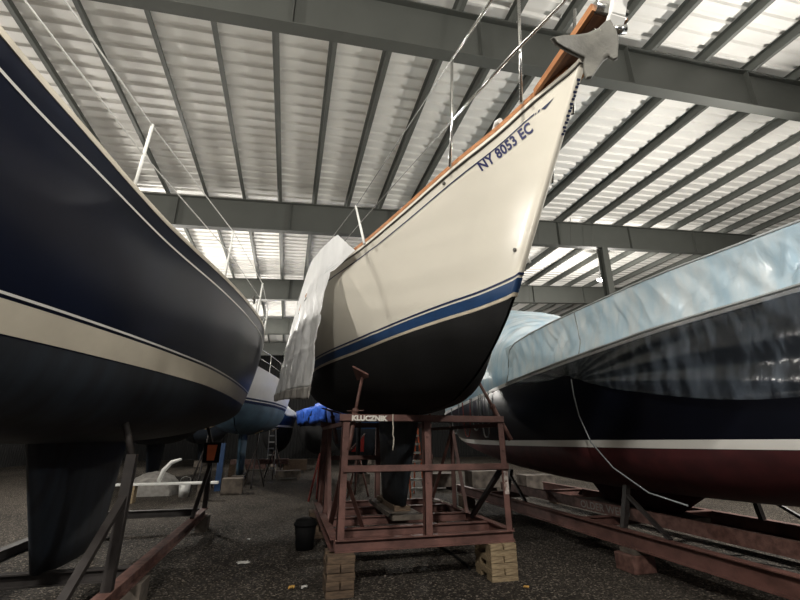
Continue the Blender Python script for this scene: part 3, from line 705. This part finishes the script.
# its dark stand
ls = thing('boat_stand', (-2.2, 6, 0), 'dark steel boat stand under the navy sailboat on the left', 'boat stand')
D_ = M['dark_steel']
for x in (-1.36, -3.1):
    MB().ibeam((x, 2.0, 0.31), (x, 9.3, 0.31), 0.11, 0.13).build('base_beam', M['rust_tube'] if x > -2 else D_, ls)
    for y in (2.1, 5.4, 9.2):
        MB().box(x - 0.10, x + 0.10, y - 0.15, y + 0.15, 0.0, 0.243).build('foot_block', M['wood_grey'], ls)
    for y in (4.6, 9.2):
        MB().bar((x, y, 0.37), (x, y, 1.46), 0.08, 0.08, (0, 1, 0)).build('post', D_, ls)
        MB().bar((x, y - 1.15, 0.38), (x, y - 0.02, 1.10), 0.06, 0.05).build('brace', D_, ls)
for y in (2.1, 5.4, 9.2): MB().ibeam((-3.05, y, 0.31), (-1.41, y, 0.31), 0.1, 0.12).build('cross_beam', D_, ls)
for x, tx in ((-1.36, -1.5), (-3.1, -2.94)):
    for y in (4.6, 9.2):
        MB().tube([(x, y, 1.44), (tx, y, 1.82)], 0.03, 8).build('screw', D_, ls)
op = thing('panel', (-1.36, 9.05, 1.12), 'orange-red panel in a black frame hung on the post under the navy sailboat', 'panel')
MB().box(-1.50, -1.20, 9.10, 9.13, 1.16, 1.52).build('frame', M['black_plastic'], op, bevel=0.006)
MB().add([(-1.42, 9.095, 1.20), (-1.29, 9.095, 1.20), (-1.26, 9.095, 1.48), (-1.44, 9.095, 1.48)], [(0, 1, 2, 3)]).build('face', M['orange'], op, solid=0.006)

# ------------------------------------------------------------------ dark wrapped sailboat on the right
XR = 5.75
HR = Hull(XR,
    sheer=[(0.2, 0.0, 3.25), (1.2, .62, 3.10), (2.6, 1.20, 2.94), (4.2, 1.60, 2.81), (5.75, 1.65, 2.72), (7.56, 1.62, 2.61), (9.6, 1.55, 2.44), (11.5, 1.35, 2.32), (12.6, 1.05, 2.30)],
    boot=[(1.0, 0.0, 1.52), (2.0, .60, 1.50), (3.2, 1.18, 1.49), (4.6, 1.50, 1.48), (6.4, 1.58, 1.47), (8.5, 1.50, 1.46), (10.5, 1.2, 1.48), (12.2, .7, 1.55)],
    prof=[(0, 1.0, 1.52), (0.06, 1.5, 1.25), (0.15, 2.4, 1.02), (0.3, 4.0, .86), (0.5, 6.0, .82), (0.7, 8.2, .92), (0.87, 10.4, 1.2), (1, 12.0, 1.5)], bow=0.03, full=0.97, bulge=0.05)
rb = thing('sailboat', (XR, 6.5, 0.3), 'dark navy sailboat with white boot stripe and red bottom under clear film, right edge', 'sailboat')
HR.topsides(M['black_hull'], rb); HR.bottom(M['red_bottom'], rb); HR.deck(M['white_hull'], rb)
HR.band(0.10, 0.004, M['cove_white'], 'boot_stripe', rb, off=0.006)
HR.rail(-0.035, 0.03, 0.05, M['white_hull'], 'toe_rail', rb, off=0.012)
fin(rb, XR, (5.0, 7.6, .90), (5.6, 7.2, 0.535), M['red_bottom'])
def sheer_at(H, y, side=-1):
    lo_, hi_ = 0.0, 1.0
    for _ in range(40):
        m_ = (lo_ + hi_) / 2
        if H.top(m_, 0, side).y < y: lo_ = m_
        else: hi_ = m_
    return H.top(lo_, 0, side)
wr = thing('shrink_wrap', (XR, 6.5, 2.2), 'pale blue translucent plastic film wrapped over the dark sailboat on the right', 'plastic cover')
topz_ = pchip([0.2, 2.0, 4.0, 6.3, 7.5], [3.95, 3.62, 3.47, 3.40, 3.30])
def wall_pt(y, q, sd):
    s_ = sheer_at(HR, y, sd); tz = topz_(y); xin = 0.02
    p = Vector((s_.x - sd * xin * q + sd * 0.02, y, s_.z + 0.02 + (tz - s_.z - 0.02) * q))
    w = math.sin(math.pi * min(1, q)) 
    p.x += sd * folds(y, q) * min(1, 4 * q * (1 - q) + 0.15)
    p.x += sd * (0.010 * math.sin(y * 8 + q * 5) + 0.008 * math.sin(y * 23 - q * 7)) * (0.3 + w) - sd * 0.05 * w
    return p
Ys = list(np.linspace(0.35, 7.5, 90)); YF = list(np.linspace(0.35, 7.5, 330))
for sd in (-1, 1):
    MB().grid([[wall_pt(y, q, sd) for q in np.linspace(0, 1, 20)] for y in YF]).build('side_sheet', M['wrap'], wr, solid=0.003)
# roof sheet between the two lifelines
P = []
for y in Ys:
    a, b = wall_pt(y, 1, -1), wall_pt(y, 1, 1); row = []
    for k in range(17):
        q = k / 16; p = a.lerp(b, q); p.z += 0.10 * math.sin(math.pi * q) + 0.012 * math.sin(y * 7 + k); row.append(p)
    P.append(row)
MB().grid(P).build('roof_sheet', M['wrap'], wr, solid=0.003)
# aft tent of the wrap over the cabin
P = []
tw = pchip([7.4, 8.2, 10.5, 12.4], [0.15, 1.0, 1.0, 0.9]); tz = pchip([7.4, 8.1, 9.3, 10.8, 12.4], [3.36, 4.15, 4.66, 4.55, 4.2])
for y in np.linspace(7.45, 12.4, 200):
    a, b = sheer_at(HR, y, -1), sheer_at(HR, y, 1); zr = tz(y); row = []
    for k in range(49):
        q = k / 48; an_ = math.pi * q
        x = a.x + (b.x - a.x) * (0.5 - 0.5 * math.copysign(abs(math.cos(an_)) ** 0.75, math.cos(an_)))
        z = a.z + (zr - a.z) * (math.sin(an_) ** 0.62 if 0 < q < 1 else 0)
        w = math.sin(an_)
        fz = folds((y - 7.45) * 1.45 + 0.3, q if q < 0.5 else 1 - q) * 1.6
        x += (0.02 * math.sin(y * 6 + k * 0.35) - fz) * w; z += (0.02 * math.sin(y * 9 + k * 0.4) + fz) * w
        row.append(Vector((x, y, z)))
    P.append(row)
MB().grid(P).build('cabin_tent', M['wrap'], wr, solid=0.003)
# seam tapes
def seam(pts, name='seam_tape', r=0.014): return MB().tube(pts, r, 6).build(name, M['seam'], wr)
seam([wall_pt(y, 1, -1) + Vector((-0.004, 0, 0)) for y in np.linspace(0.4, 7.1, 40)] + [wall_pt(7.35, 0.9, -1), wall_pt(7.48, 0.6, -1), wall_pt(7.5, 0.3, -1), wall_pt(7.5, 0.02, -1)])
seam([wall_pt(y, 0.0, -1) + Vector((-0.006, 0, 0)) for y in np.linspace(0.4, 7.5, 40)])
seam([wall_pt(5.25, q, -1) + Vector((-0.004, 0, 0)) for q in np.linspace(0, 1, 10)], r=0.010)
# loose skirt below the sheer, gathered at a tie
hemz_ = pchip([0.3, 3.0, 4.4, 5.2, 5.6, 6.3, 7.5], [2.2, 1.95, 2.16, 2.40, 2.50, 2.47, 2.58])
P = []
for y in np.linspace(0.4, 7.5, 260):
    row = []; s_ = sheer_at(HR, y, -1)
    for k in range(14):
        q = k / 13; z = s_.z + (hemz_(y) - s_.z) * q
        fan = math.sin(30 * math.atan2(y - 5.45, (z - 2.42) * 1.3 + 0.02))
        yy = y + (5.45 - y) * 0.25 * q * math.exp(-((y - 5.45) / 0.7) ** 2)
        row.append(Vector((s_.x - 0.035 - 0.03 * q + 0.02 * fan * min(1, q * 3) , yy, z)))
    P.append(row)
MB().grid(P).build('skirt', M['film'], wr, solid=0.003)
tag(MB().tube([(4.05, 5.45, 2.43), (4.02, 5.40, 2.2), (3.99, 5.30, 1.9), (3.97, 5.10, 1.55), (3.97, 4.75, 1.25), (3.97, 4.25, 1.02), (4.0, 3.8, 0.95)], 0.009, 6).build('rope', M['rope_grey']),
    'thin grey rope running down the side of the dark wrapped sailboat', 'rope')
# rope loops hanging over the rail amidships
def loop(y0, y1, zl, m, label):
    a = sheer_at(HR, y0); b = sheer_at(HR, y1); pts = []
    for i in range(17):
        q = i / 16; p = a.lerp(b, q); s_ = 1 - (2 * q - 1) ** 4
        pts.append(Vector((p.x - 0.06, p.y, p.z + 0.02 + (zl - p.z) * s_)))
    tag(MB().tube(pts, 0.014, 6).build('rope', m), label, 'rope', 'rope loops over the dark sailboat rail')
loop(9.36, 9.9, 1.62, M['rope_red'], 'dark red rope loop hanging over the rail of the dark wrapped sailboat')
loop(8.3, 8.75, 1.60, M['rope_grey'], 'grey rope loop nearest the right screw pad over the dark hull')
loop(8.85, 9.28, 1.75, M['rope_grey'], 'grey rope loop second from the right screw pad over the dark hull')
loop(10.2, 10.9, 1.7, M['rope_grey'], 'grey rope loop farthest aft over the dark hull')
# white curved davit tube standing at the after end of the wrapped cabin
dv = thing('davit', (5.0, 10.4, 4.2), 'white bent tube bracket sticking up behind the pale film, near the cream bow', 'bracket')
MB().tube([(5.0, 9.75, 4.25), (5.02, 9.75, 4.65), (5.1, 9.72, 4.85), (5.25, 9.68, 4.95), (5.42, 9.65, 4.95)], 0.03, 8).build('tube', M['white_paint'], dv)
MB().tube([(5.55, 9.62, 4.55), (5.50, 9.62, 4.85), (5.40, 9.64, 5.08)], 0.045, 8).build('mount', M['white_paint'], dv)
MB().tube([(5.28, 9.64, 5.05), (5.58, 9.60, 4.98)], 0.05, 8).build('clamp', M['white_paint'], dv)

# right-hand stand / trailer
rs = thing('boat_stand', (5.6, 6, 0), 'long low red-brown steel stand with lettered inner beam under the dark wrapped sailboat', 'boat stand')
for x in (4.45, 7.0): MB().ibeam((x, 1.5, 0.355), (x, 11.2, 0.355), 0.12, 0.20).build('base_beam', R_, rs)
lbm = MB().box(4.99, 5.05, 2.4, 9.8, 0.46, 0.62).build('inner_beam', M['rust_tube'], rs)
for y in (3.2, 6.2, 9.5): MB().ibeam((4.5, y, 0.39), (6.95, y, 0.39), 0.10, 0.13).build('cross_beam', R_, rs)
a_, b_, fs_ = text_mesh('OLDER WELD', 0.02, 1.05)
MB().add([(4.986, 6.88 - 1.12 * p, 0.482 + 0.115 * q) for p, q in zip(a_, b_)], fs_).build('lettering', M['letter_grey'], lbm)
for (x, tx) in ((4.5, 4.75), (6.95, 6.75)):
    for y in (3.0, 5.35, 8.6):
        MB().bar((x, y, 0.45), (tx - 0.1 if x < 5 else tx + 0.1, y, 0.98), 0.07, 0.07, (0, 1, 0)).build('post', M['dark_steel'], rs)
        MB().bar((x, y - 0.75, 0.45), (tx - 0.14 if x < 5 else tx + 0.14, y - 0.04, 0.85), 0.05, 0.04).build('brace', M['dark_steel'], rs)
tag(MB().box(XR - 0.18, XR + 0.18, 5.3, 7.6, 0.458, 0.53).build('keel_plank', M['wood_grey']), 'grey timber under the keel of the dark wrapped sailboat', 'plank')
tag(MB().box(4.28, 4.62, 5.02, 5.34, 0.0, 0.20).build('block', M['rust_tube'], bevel=0.01), 'brown block under the near beam of the right-hand stand', 'block')
tag(MB().box(4.34, 4.56, 5.05, 5.30, 0.201, 0.254).build('block', M['wood_grey'], bevel=0.004), 'pale timber on top of the brown block under the right-hand stand', 'block')
for x, y, lab in ((4.45, 10.6, 'far left'), (7.0, 10.6, 'far right'), (7.0, 2.2, 'near right'), (4.45, 2.2, 'near left')):
    tag(MB().box(x - 0.16, x + 0.16, y - 0.15, y + 0.15, 0.0, 0.254).build('block', M['wood_old'], bevel=0.006), 'timber block under the %s end of the right-hand stand' % lab, 'block')

# ------------------------------------------------------------------ boats further back
def simple_boat(xc, y0, L_, half, zs, zb, zk, tops, bot, label, klab, stripes=()):
    t = thing('sailboat', (xc, y0 + L_ / 2, 0.4), label, 'sailboat')
    H = Hull(xc, [(y0, 0, zs + .3), (y0 + .12 * L_, half * .38, zs + .17), (y0 + .3 * L_, half * .75, zs + .05), (y0 + .55 * L_, half, zs), (y0 + .8 * L_, half * .9, zs), (y0 + L_, half * .6, zs + .1)],
             [(y0 + .09 * L_, 0, zb), (y0 + .2 * L_, half * .33, zb), (y0 + .35 * L_, half * .68, zb), (y0 + .58 * L_, half * .88, zb), (y0 + .8 * L_, half * .72, zb), (y0 + .97 * L_, half * .35, zb + .08)],
             [(0, y0 + .09 * L_, zb), (.06, y0 + .13 * L_, zb - (zb - zk) * .45), (.16, y0 + .2 * L_, zb - (zb - zk) * .8), (.3, y0 + .33 * L_, zk), (.55, y0 + .55 * L_, zk - .03), (.8, y0 + .78 * L_, zk + .15), (1, y0 + .95 * L_, zb)], bow=0.03, full=.95)
    H.topsides(tops, t); H.bottom(bot, t); H.deck(M['white_hull'], t)
    for (a, b, m, nm) in stripes: H.band(a, b, m, nm, t, off=0.006)
    fin(t, xc, (y0 + .38 * L_, y0 + .63 * L_, zk + .05), (y0 + .45 * L_, y0 + .6 * L_, 0.35), bot)
    tag(MB().box(xc - .2, xc + .2, y0 + .43 * L_, y0 + .62 * L_, 0, 0.345).build('keel_plank', M['wood_grey'], bevel=0.01), 'timber baulk under the keel of the ' + klab, 'plank')
    return t, H
def jack_stand(x, y, z, hx, m, label, padm=None):
    t = thing('jack_stand', (x, y, 0), label, 'jack stand', 'jack stands of the boats behind')
    for a in range(3):
        an_ = a * 2.094 + 0.5
        MB().tube([(x + .42 * math.cos(an_), y + .42 * math.sin(an_), 0.02), (x, y, z * 0.66)], 0.025, 6).build('leg', m, t)
    MB().tube([(x, y, z * 0.5), (x + hx * 0.15, y, z - 0.05)], 0.028, 8).build('screw', m, t)
    MB().bar((x + hx * .15 - 0.13, y, z - 0.05 - 0.06), (x + hx * .15 + 0.13, y, z - 0.05 + 0.06), 0.25, 0.03, (0, 0, 1)).build('pad', padm or m, t)
fb, HF = simple_boat(-1.55, 12.3, 10.5, 1.62, 3.50, 2.62, 1.75, M['white_hull'], M['blue_bottom'], 'white sailboat with pale blue bottom behind the navy sailboat', 'white sailboat behind the navy one', ((0.16, 0.11, M['navy_line'], 'upper_stripe'), (0.08, 0.0, M['navy_line'], 'boot_stripe')))
pr_ = MB()
for sd in (-1, 1):
    pts = [HF.top(u, 0, sd) + Vector((-sd * 0.06, 0, 0.6)) for u in (0.02, 0.1, 0.2, 0.32, 0.45, 0.6, 0.75)]
    pr_.tube(pts, 0.012, 6); pr_.tube([p - Vector((0, 0, 0.3)) for p in pts], 0.008, 6)
    for p in pts: pr_.tube([p, p - Vector((0, 0, 0.6))], 0.014, 6)
pr_.build('guard_rail', M['steel'], fb)
nb, HN = simple_boat(-0.55, 24.2, 7.5, 1.05, 3.05, 2.2, 0.8, M['boot_blue'], M['antifoul'], 'small navy sailboat with white waterline far back in the aisle', 'small navy sailboat far back', ((0.10, 0.0, M['cove_white'], 'boot_stripe'),))
bb, HB = simple_boat(2.9, 13.6, 6.4, 1.35, 2.75, 1.9, 0.9, M['boot_blue'], M['navy_bottom'], 'blue sailboat with dark bottom seen behind the keel of the cream boat', 'blue sailboat behind the cream one')
wbt, HW = simple_boat(5.3, 25, 8.5, 1.5, 2.9, 2.1, 1.3, M['white_hull'], M['antifoul'], 'white sailboat with black bottom at the far back of the shed', 'farthest white sailboat')
ht, HT = simple_boat(1.95, 20.6, 8.6, 1.4, 3.0, 2.2, 0.75, M['black_hull'], M['antifoul'], 'black sailboat under blue and white covers far back by the aisle', 'black covered sailboat far back')
hk, HK = simple_boat(-4.9, 24.5, 9.0, 1.5, 3.2, 2.4, 1.3, M['black_hull'], M['navy_bottom'], 'dark sailboat at the far back left of the shed', 'dark sailboat at far back left')
hq, HQ = simple_boat(-4.6, 13.2, 9.6, 1.35, 3.3, 2.4, 1.4, M['navy_hull'], M['navy_bottom'], 'dark sailboat behind the navy one, beside the left wall', 'dark sailboat by the left wall')
# covers
def cover(name, H, u0, u1, zr, drop, m, label, n=26, wr_=0.03, t0=-1):
    P = []
    for i in range(n + 1):
        u = u0 + (u1 - u0) * i / n; a = H.top(u, drop, -1, 0.05); b = H.top(u, drop, 1, 0.05); s0 = H.top(u, 0, -1, 0.06); s1 = H.top(u, 0, 1, 0.06); row = []
        mid = (s0 + s1) / 2; mid.z = s0.z + zr * math.sin(math.pi * (0.15 + 0.75 * i / n))
        for k in range(5): row.append(a.lerp(s0, k / 4))
        for k in range(1, 7): row.append(s0.lerp(mid, k / 6) + Vector((0, 0, -0.10 * math.sin(math.pi * k / 6))))
        for k in range(1, 7): row.append(mid.lerp(s1, k / 6) + Vector((0, 0, -0.10 * math.sin(math.pi * k / 6))))
        for k in range(1, 5): row.append(s1.lerp(b, k / 4))
        P.append([p + Vector((wr_ * math.sin(i * 1.7 + k * .9) * (-1 if k < 10 else 1), 0, wr_ * math.sin(i * 1.1 + k * 1.3))) for k, p in enumerate(row)])
    return tag(MB().grid(P).build(name, m, solid=0.006), label, 'boat cover')
cover('boat_cover', HB, 0.02, 0.97, 0.75, 0.75, M['blue_tarp'], 'crumpled blue tarp over the boat behind the cream hull')
cover('boat_cover', HT, 0.02, 0.97, 0.5, 0.85, M['blue_tarp'], 'blue tarp over the black sailboat far back by the aisle', wr_=0.06)
cover('boat_cover', HN, 0.03, 0.95, 1.0, 0.35, M['white_cover'], 'white cover over the small navy sailboat far back')
cover('boat_cover', HW, 0.03, 0.95, 0.9, 0.3, M['white_cover'], 'white cover over the farthest sailboat')
# their jack stands
jack_stand(-0.98, 16.2, 1.85, 0.3, M['dark_steel'], 'dark jack stand with timber pad under the white sailboat, aisle side', M['wood'])
jack_stand(-2.6, 16.0, 2.0, 0.5, M['dark_steel'], 'dark jack stand under the white sailboat, wall side', M['wood'])
jack_stand(-0.4, 19.4, 2.0, -0.5, M['dark_steel'], 'farther dark jack stand under the white sailboat', M['wood'])
jack_stand(-0.5, 26.0, 1.8, 0.5, M['rust_tube'], 'rusty jack stand under the small navy sailboat')
# red stand with triangular red plate behind the post of the big stand
rj = thing('jack_stand', (2.08, 13.2, 0), 'bright red jack stand with a triangular top plate behind the red-brown stand', 'jack stand')
MB().add([(1.88, 13.0, 1.22), (2.26, 13.0, 1.22), (2.26, 13.0, 1.68)], [(0, 1, 2)]).build('top_plate', M['red_paint'], rj, solid=0.03)
for dx, dy in ((-.3, -.25), (.3, -.25), (0, .35)): MB().tube([(2.1 + dx, 13.1 + dy, 0.02), (2.1, 13.05, 1.22)], 0.03, 6).build('leg', M['rust_tube'], rj)
MB().bar((1.86, 13.02, 1.27), (2.28, 13.02, 1.72), 0.12, 0.03).build('pad', M['rust_tube'], rj)
rj2 = thing('jack_stand', (0.95, 12.5, 0), 'dull red jack stand glimpsed between the left posts of the red-brown stand', 'jack stand')
for dx, dy in ((-.25, -.2), (.25, -.2), (0, .3)): MB().tube([(0.95 + dx, 12.5 + dy, 0.02), (0.95, 12.5, 1.2)], 0.03, 6).build('leg', M['rope_red'], rj2)
MB().tube([(0.95, 12.5, 1.1), (1.0, 12.5, 1.6)], 0.025, 8).build('screw', M['rust_tube'], rj2)
# ladders
def step_ladder(x, y, zt, w, n, rm, sm_, label, dx=0.0, depth=0.55, back=True):
    t = thing('step_ladder', (x, y, 0), label, 'ladder')
    for s_ in (-1, 1):
        MB().bar((x + s_ * w / 2, y, 0.0), (x + dx + s_ * w * 0.36, y + depth, zt), 0.03, 0.07, (0, 1, 0)).build('rail', rm, t)
        if back: MB().bar((x + s_ * w / 2, y + 2 * depth, 0.0), (x + dx + s_ * w * 0.36, y + depth + 0.06, zt), 0.03, 0.05, (0, 1, 0)).build('rear_leg', rm, t)
    for k in range(1, n + 1):
        q = k / (n + 1); ww = w * (1 - 0.28 * q) / 2
        MB().box(x + dx * q - ww, x + dx * q + ww, y + depth * q - 0.045, y + depth * q + 0.045, zt * q - 0.03, zt * q + 0.03).build('step', sm_, t)
    MB().box(x + dx - w * .38, x + dx + w * .38, y + depth - 0.06, y + depth + 0.12, zt - 0.01, zt + 0.05).build('top_cap', rm, t)
step_ladder(3.70, 12.3, 2.15, 0.42, 8, M['orange'], M['white_paint'], 'orange-railed step ladder with pale steps standing behind the keel')
step_ladder(-0.55, 21.5, 2.0, 0.42, 6, M['alu'], M['alu'], 'bare aluminium step ladder beside the white sailboat far back', dx=-0.1)

# clutter under the boats at the back left
def tagbox(name, x0, x1, y0, y1, z0, z1, m, label, cat, bevel=0.01): return tag(MB().box(x0, x1, y0, y1, z0, z1).build(name, m, bevel=bevel), label, cat)
tagbox('plank', -4.2, -1.7, 13.2, 13.45, 0.42, 0.475, M['white_paint'], 'long white plank lying across blocks under the back left boats', 'plank')
tagbox('block', -4.0, -3.7, 13.2, 13.45, 0, 0.419, M['wood'], 'yellow timber block under the left end of the white plank', 'block')
tagbox('block', -2.2, -1.9, 13.2, 13.45, 0, 0.419, M['wood_grey'], 'grey timber block under the right end of the white plank', 'block')
tagbox('timber_stack', -1.75, -1.15, 14.4, 14.9, 0, 0.45, M['wood_grey'], 'squat grey timber baulk on the ground below the white sailboat', 'timber')
tagbox('beam', -2.2, 0.2, 20.0, 20.2, 0.55, 0.75, M['rust_tube'], 'rusty crossbeam on posts behind the aluminium ladder', 'beam')
for x, lb_ in ((-2.1, 'left'), (0.1, 'right')): tagbox('block', x - .12, x + .12, 19.98, 20.22, 0, 0.549, M['wood_old'], 'timber post under the %s end of the rusty crossbeam' % lb_, 'block')
bd = MB(); P = []
for i in range(13):
    y = 14.6 + 1.2 * i / 12; row = []
    for k in range(15):
        a = math.pi * k / 14; r = 0.55 * (0.75 + 0.25 * math.sin(math.pi * i / 12)) + 0.03 * math.sin(i * 1.9 + k * 1.3)
        row.append((-3.75 + 0.75 * r / .55 * math.cos(a), y, 1.5 * r * math.sin(a) * .75 + 0.002))
    P.append(row)
bd.grid(P); n0 = len(bd.v); bd.f += [tuple(range(15)), tuple(range(n0 - 15, n0))]; bd.smooth += [False, False]
tag(bd.build('bundle', M['tarp_hem']), 'heap covered with a grey sheet beneath the navy sailboat', 'bundle')
bk = thing('bucket', (-2.72, 14.3, 0.0), 'white bucket on the ground beside the grey-sheeted heap', 'bucket')
MB().lathe((-2.72, 14.3, 0), [(0, .01), (.13, 0), (.16, .38), (.15, .38), (.12, .02), (0, .02)], 18).build('body', M['white_paint'], bk)
MB().tube([(-2.88, 14.3, .36), (-2.84, 14.3, .50), (-2.72, 14.3, .55), (-2.60, 14.3, .50), (-2.56, 14.3, .36)], .008, 6).build('handle', M['wire'], bk)
tag(MB().tube([(-3.2, 13.32, 0.50), (-3.12, 13.32, 0.78), (-2.95, 13.32, 0.98), (-2.72, 13.32, 1.06)], [0.05, 0.06, 0.055, 0.03], 10).build('fender', M['white_paint']), 'curved white fender standing on the white plank', 'fender')
tag(MB().bar((-2.0, 15.6, 0), (-2.0, 15.6, 1.45), 0.18, 0.18, (0, 1, 0)).build('post', M['boot_blue']), 'blue post under the white sailboat', 'post')
for i, (x, y, h, c, lb_) in enumerate(((0.6, 23.0, .6, 'wood_old', 'brown crate on the ground under the black covered sailboat'), (0.2, 19.0, .35, 'wood_grey', 'low grey box on the aisle floor before the covered boats'), (-1.4, 24.6, .55, 'rust_tube', 'rusty box left of the small navy sailboat'),
                                   (6.3, 13.6, .6, 'stone', 'brown-grey crate on the ground behind the stern of the dark wrapped sailboat'), (5.0, 14.2, .5, 'wood_grey', 'grey crate on the ground far behind the right screw pad'), (7.8, 12.9, .5, 'stone', 'grey crate glimpsed under the dark wrapped sailboat'))):
    t = thing('crate', (x, y, 0), lb_, 'crate')
    MB().box(x - .5, x + .5, y - .3, y + .3, .1, h).build('body', M[c], t, bevel=.015)
    for dx in (-.4, .4): MB().box(x + dx - .05, x + dx + .05, y - .28, y + .28, 0, .1).build('skid', M['wood_grey'], t)

# ------------------------------------------------------------------ litter and loose gravel
def scrap(name, x, y, w, d, m, label, cat, ang=0.3, h=0.012):
    P = []
    for i in range(6):
        row = []
        for j in range(6):
            a, b = (i / 5 - .5) * w, (j / 5 - .5) * d
            row.append((x + a * math.cos(ang) - b * math.sin(ang), y + a * math.sin(ang) + b * math.cos(ang), 0.004 + h * (0.5 + 0.5 * math.sin(i * 1.4 + j * 1.1))))
        P.append(row)
    tag(MB().grid(P).build(name, m, solid=0.002), label, cat)
scrap('paper_scrap', -0.43, 6.8, .16, .13, M['paper'], 'white scrap of paper lying on the dark ground, lower left', 'paper')
scrap('leaf', 0.19, 5.58, .06, .05, M['leaf'], 'orange dry leaf on the ground left of the front cribbing', 'leaf', 0.9, .03)
scrap('paper_scrap', 0.33, 5.55, .05, .06, M['paper'], 'crumpled grey scrap just right of the orange leaf', 'paper', 1.2, .03)
scrap('leaf', 2.75, 4.95, .05, .045, M['leaf'], 'yellowish chip on the gravel in front of the right cribbing', 'leaf', .2, .02)
scrap('paper_scrap', -0.47, 8.2, .05, .04, M['paper'], 'tiny pale scrap on the aisle ground beyond the larger white scrap', 'paper', .2, .02)
gv = MB()
oct_v = [(1, 0, 0), (-1, 0, 0), (0, 1, 0), (0, -1, 0), (0, 0, .7), (0, 0, -.7)]; oct_f = [(0, 2, 4), (2, 1, 4), (1, 3, 4), (3, 0, 4), (2, 0, 5), (1, 2, 5), (3, 1, 5), (0, 3, 5)]
for _ in range(4200):
    x, y = random.uniform(-2.2, 5.2), random.uniform(4.0, 11.5); r = random.uniform(.004, .012) * (1.6 if random.random() < .06 else 1)
    a = random.uniform(0, 6.28); c, s = math.cos(a), math.sin(a); q = random.uniform(.6, 1.2)
    gv.add([(x + r * (p[0] * c - p[1] * s * q), y + r * (p[0] * s + p[1] * c * q), r * (p[2] + .45)) for p in oct_v], oct_f)
tag(gv.build('gravel', M['stone']), 'loose gravel scattered over the ground', 'gravel', kind='stuff')
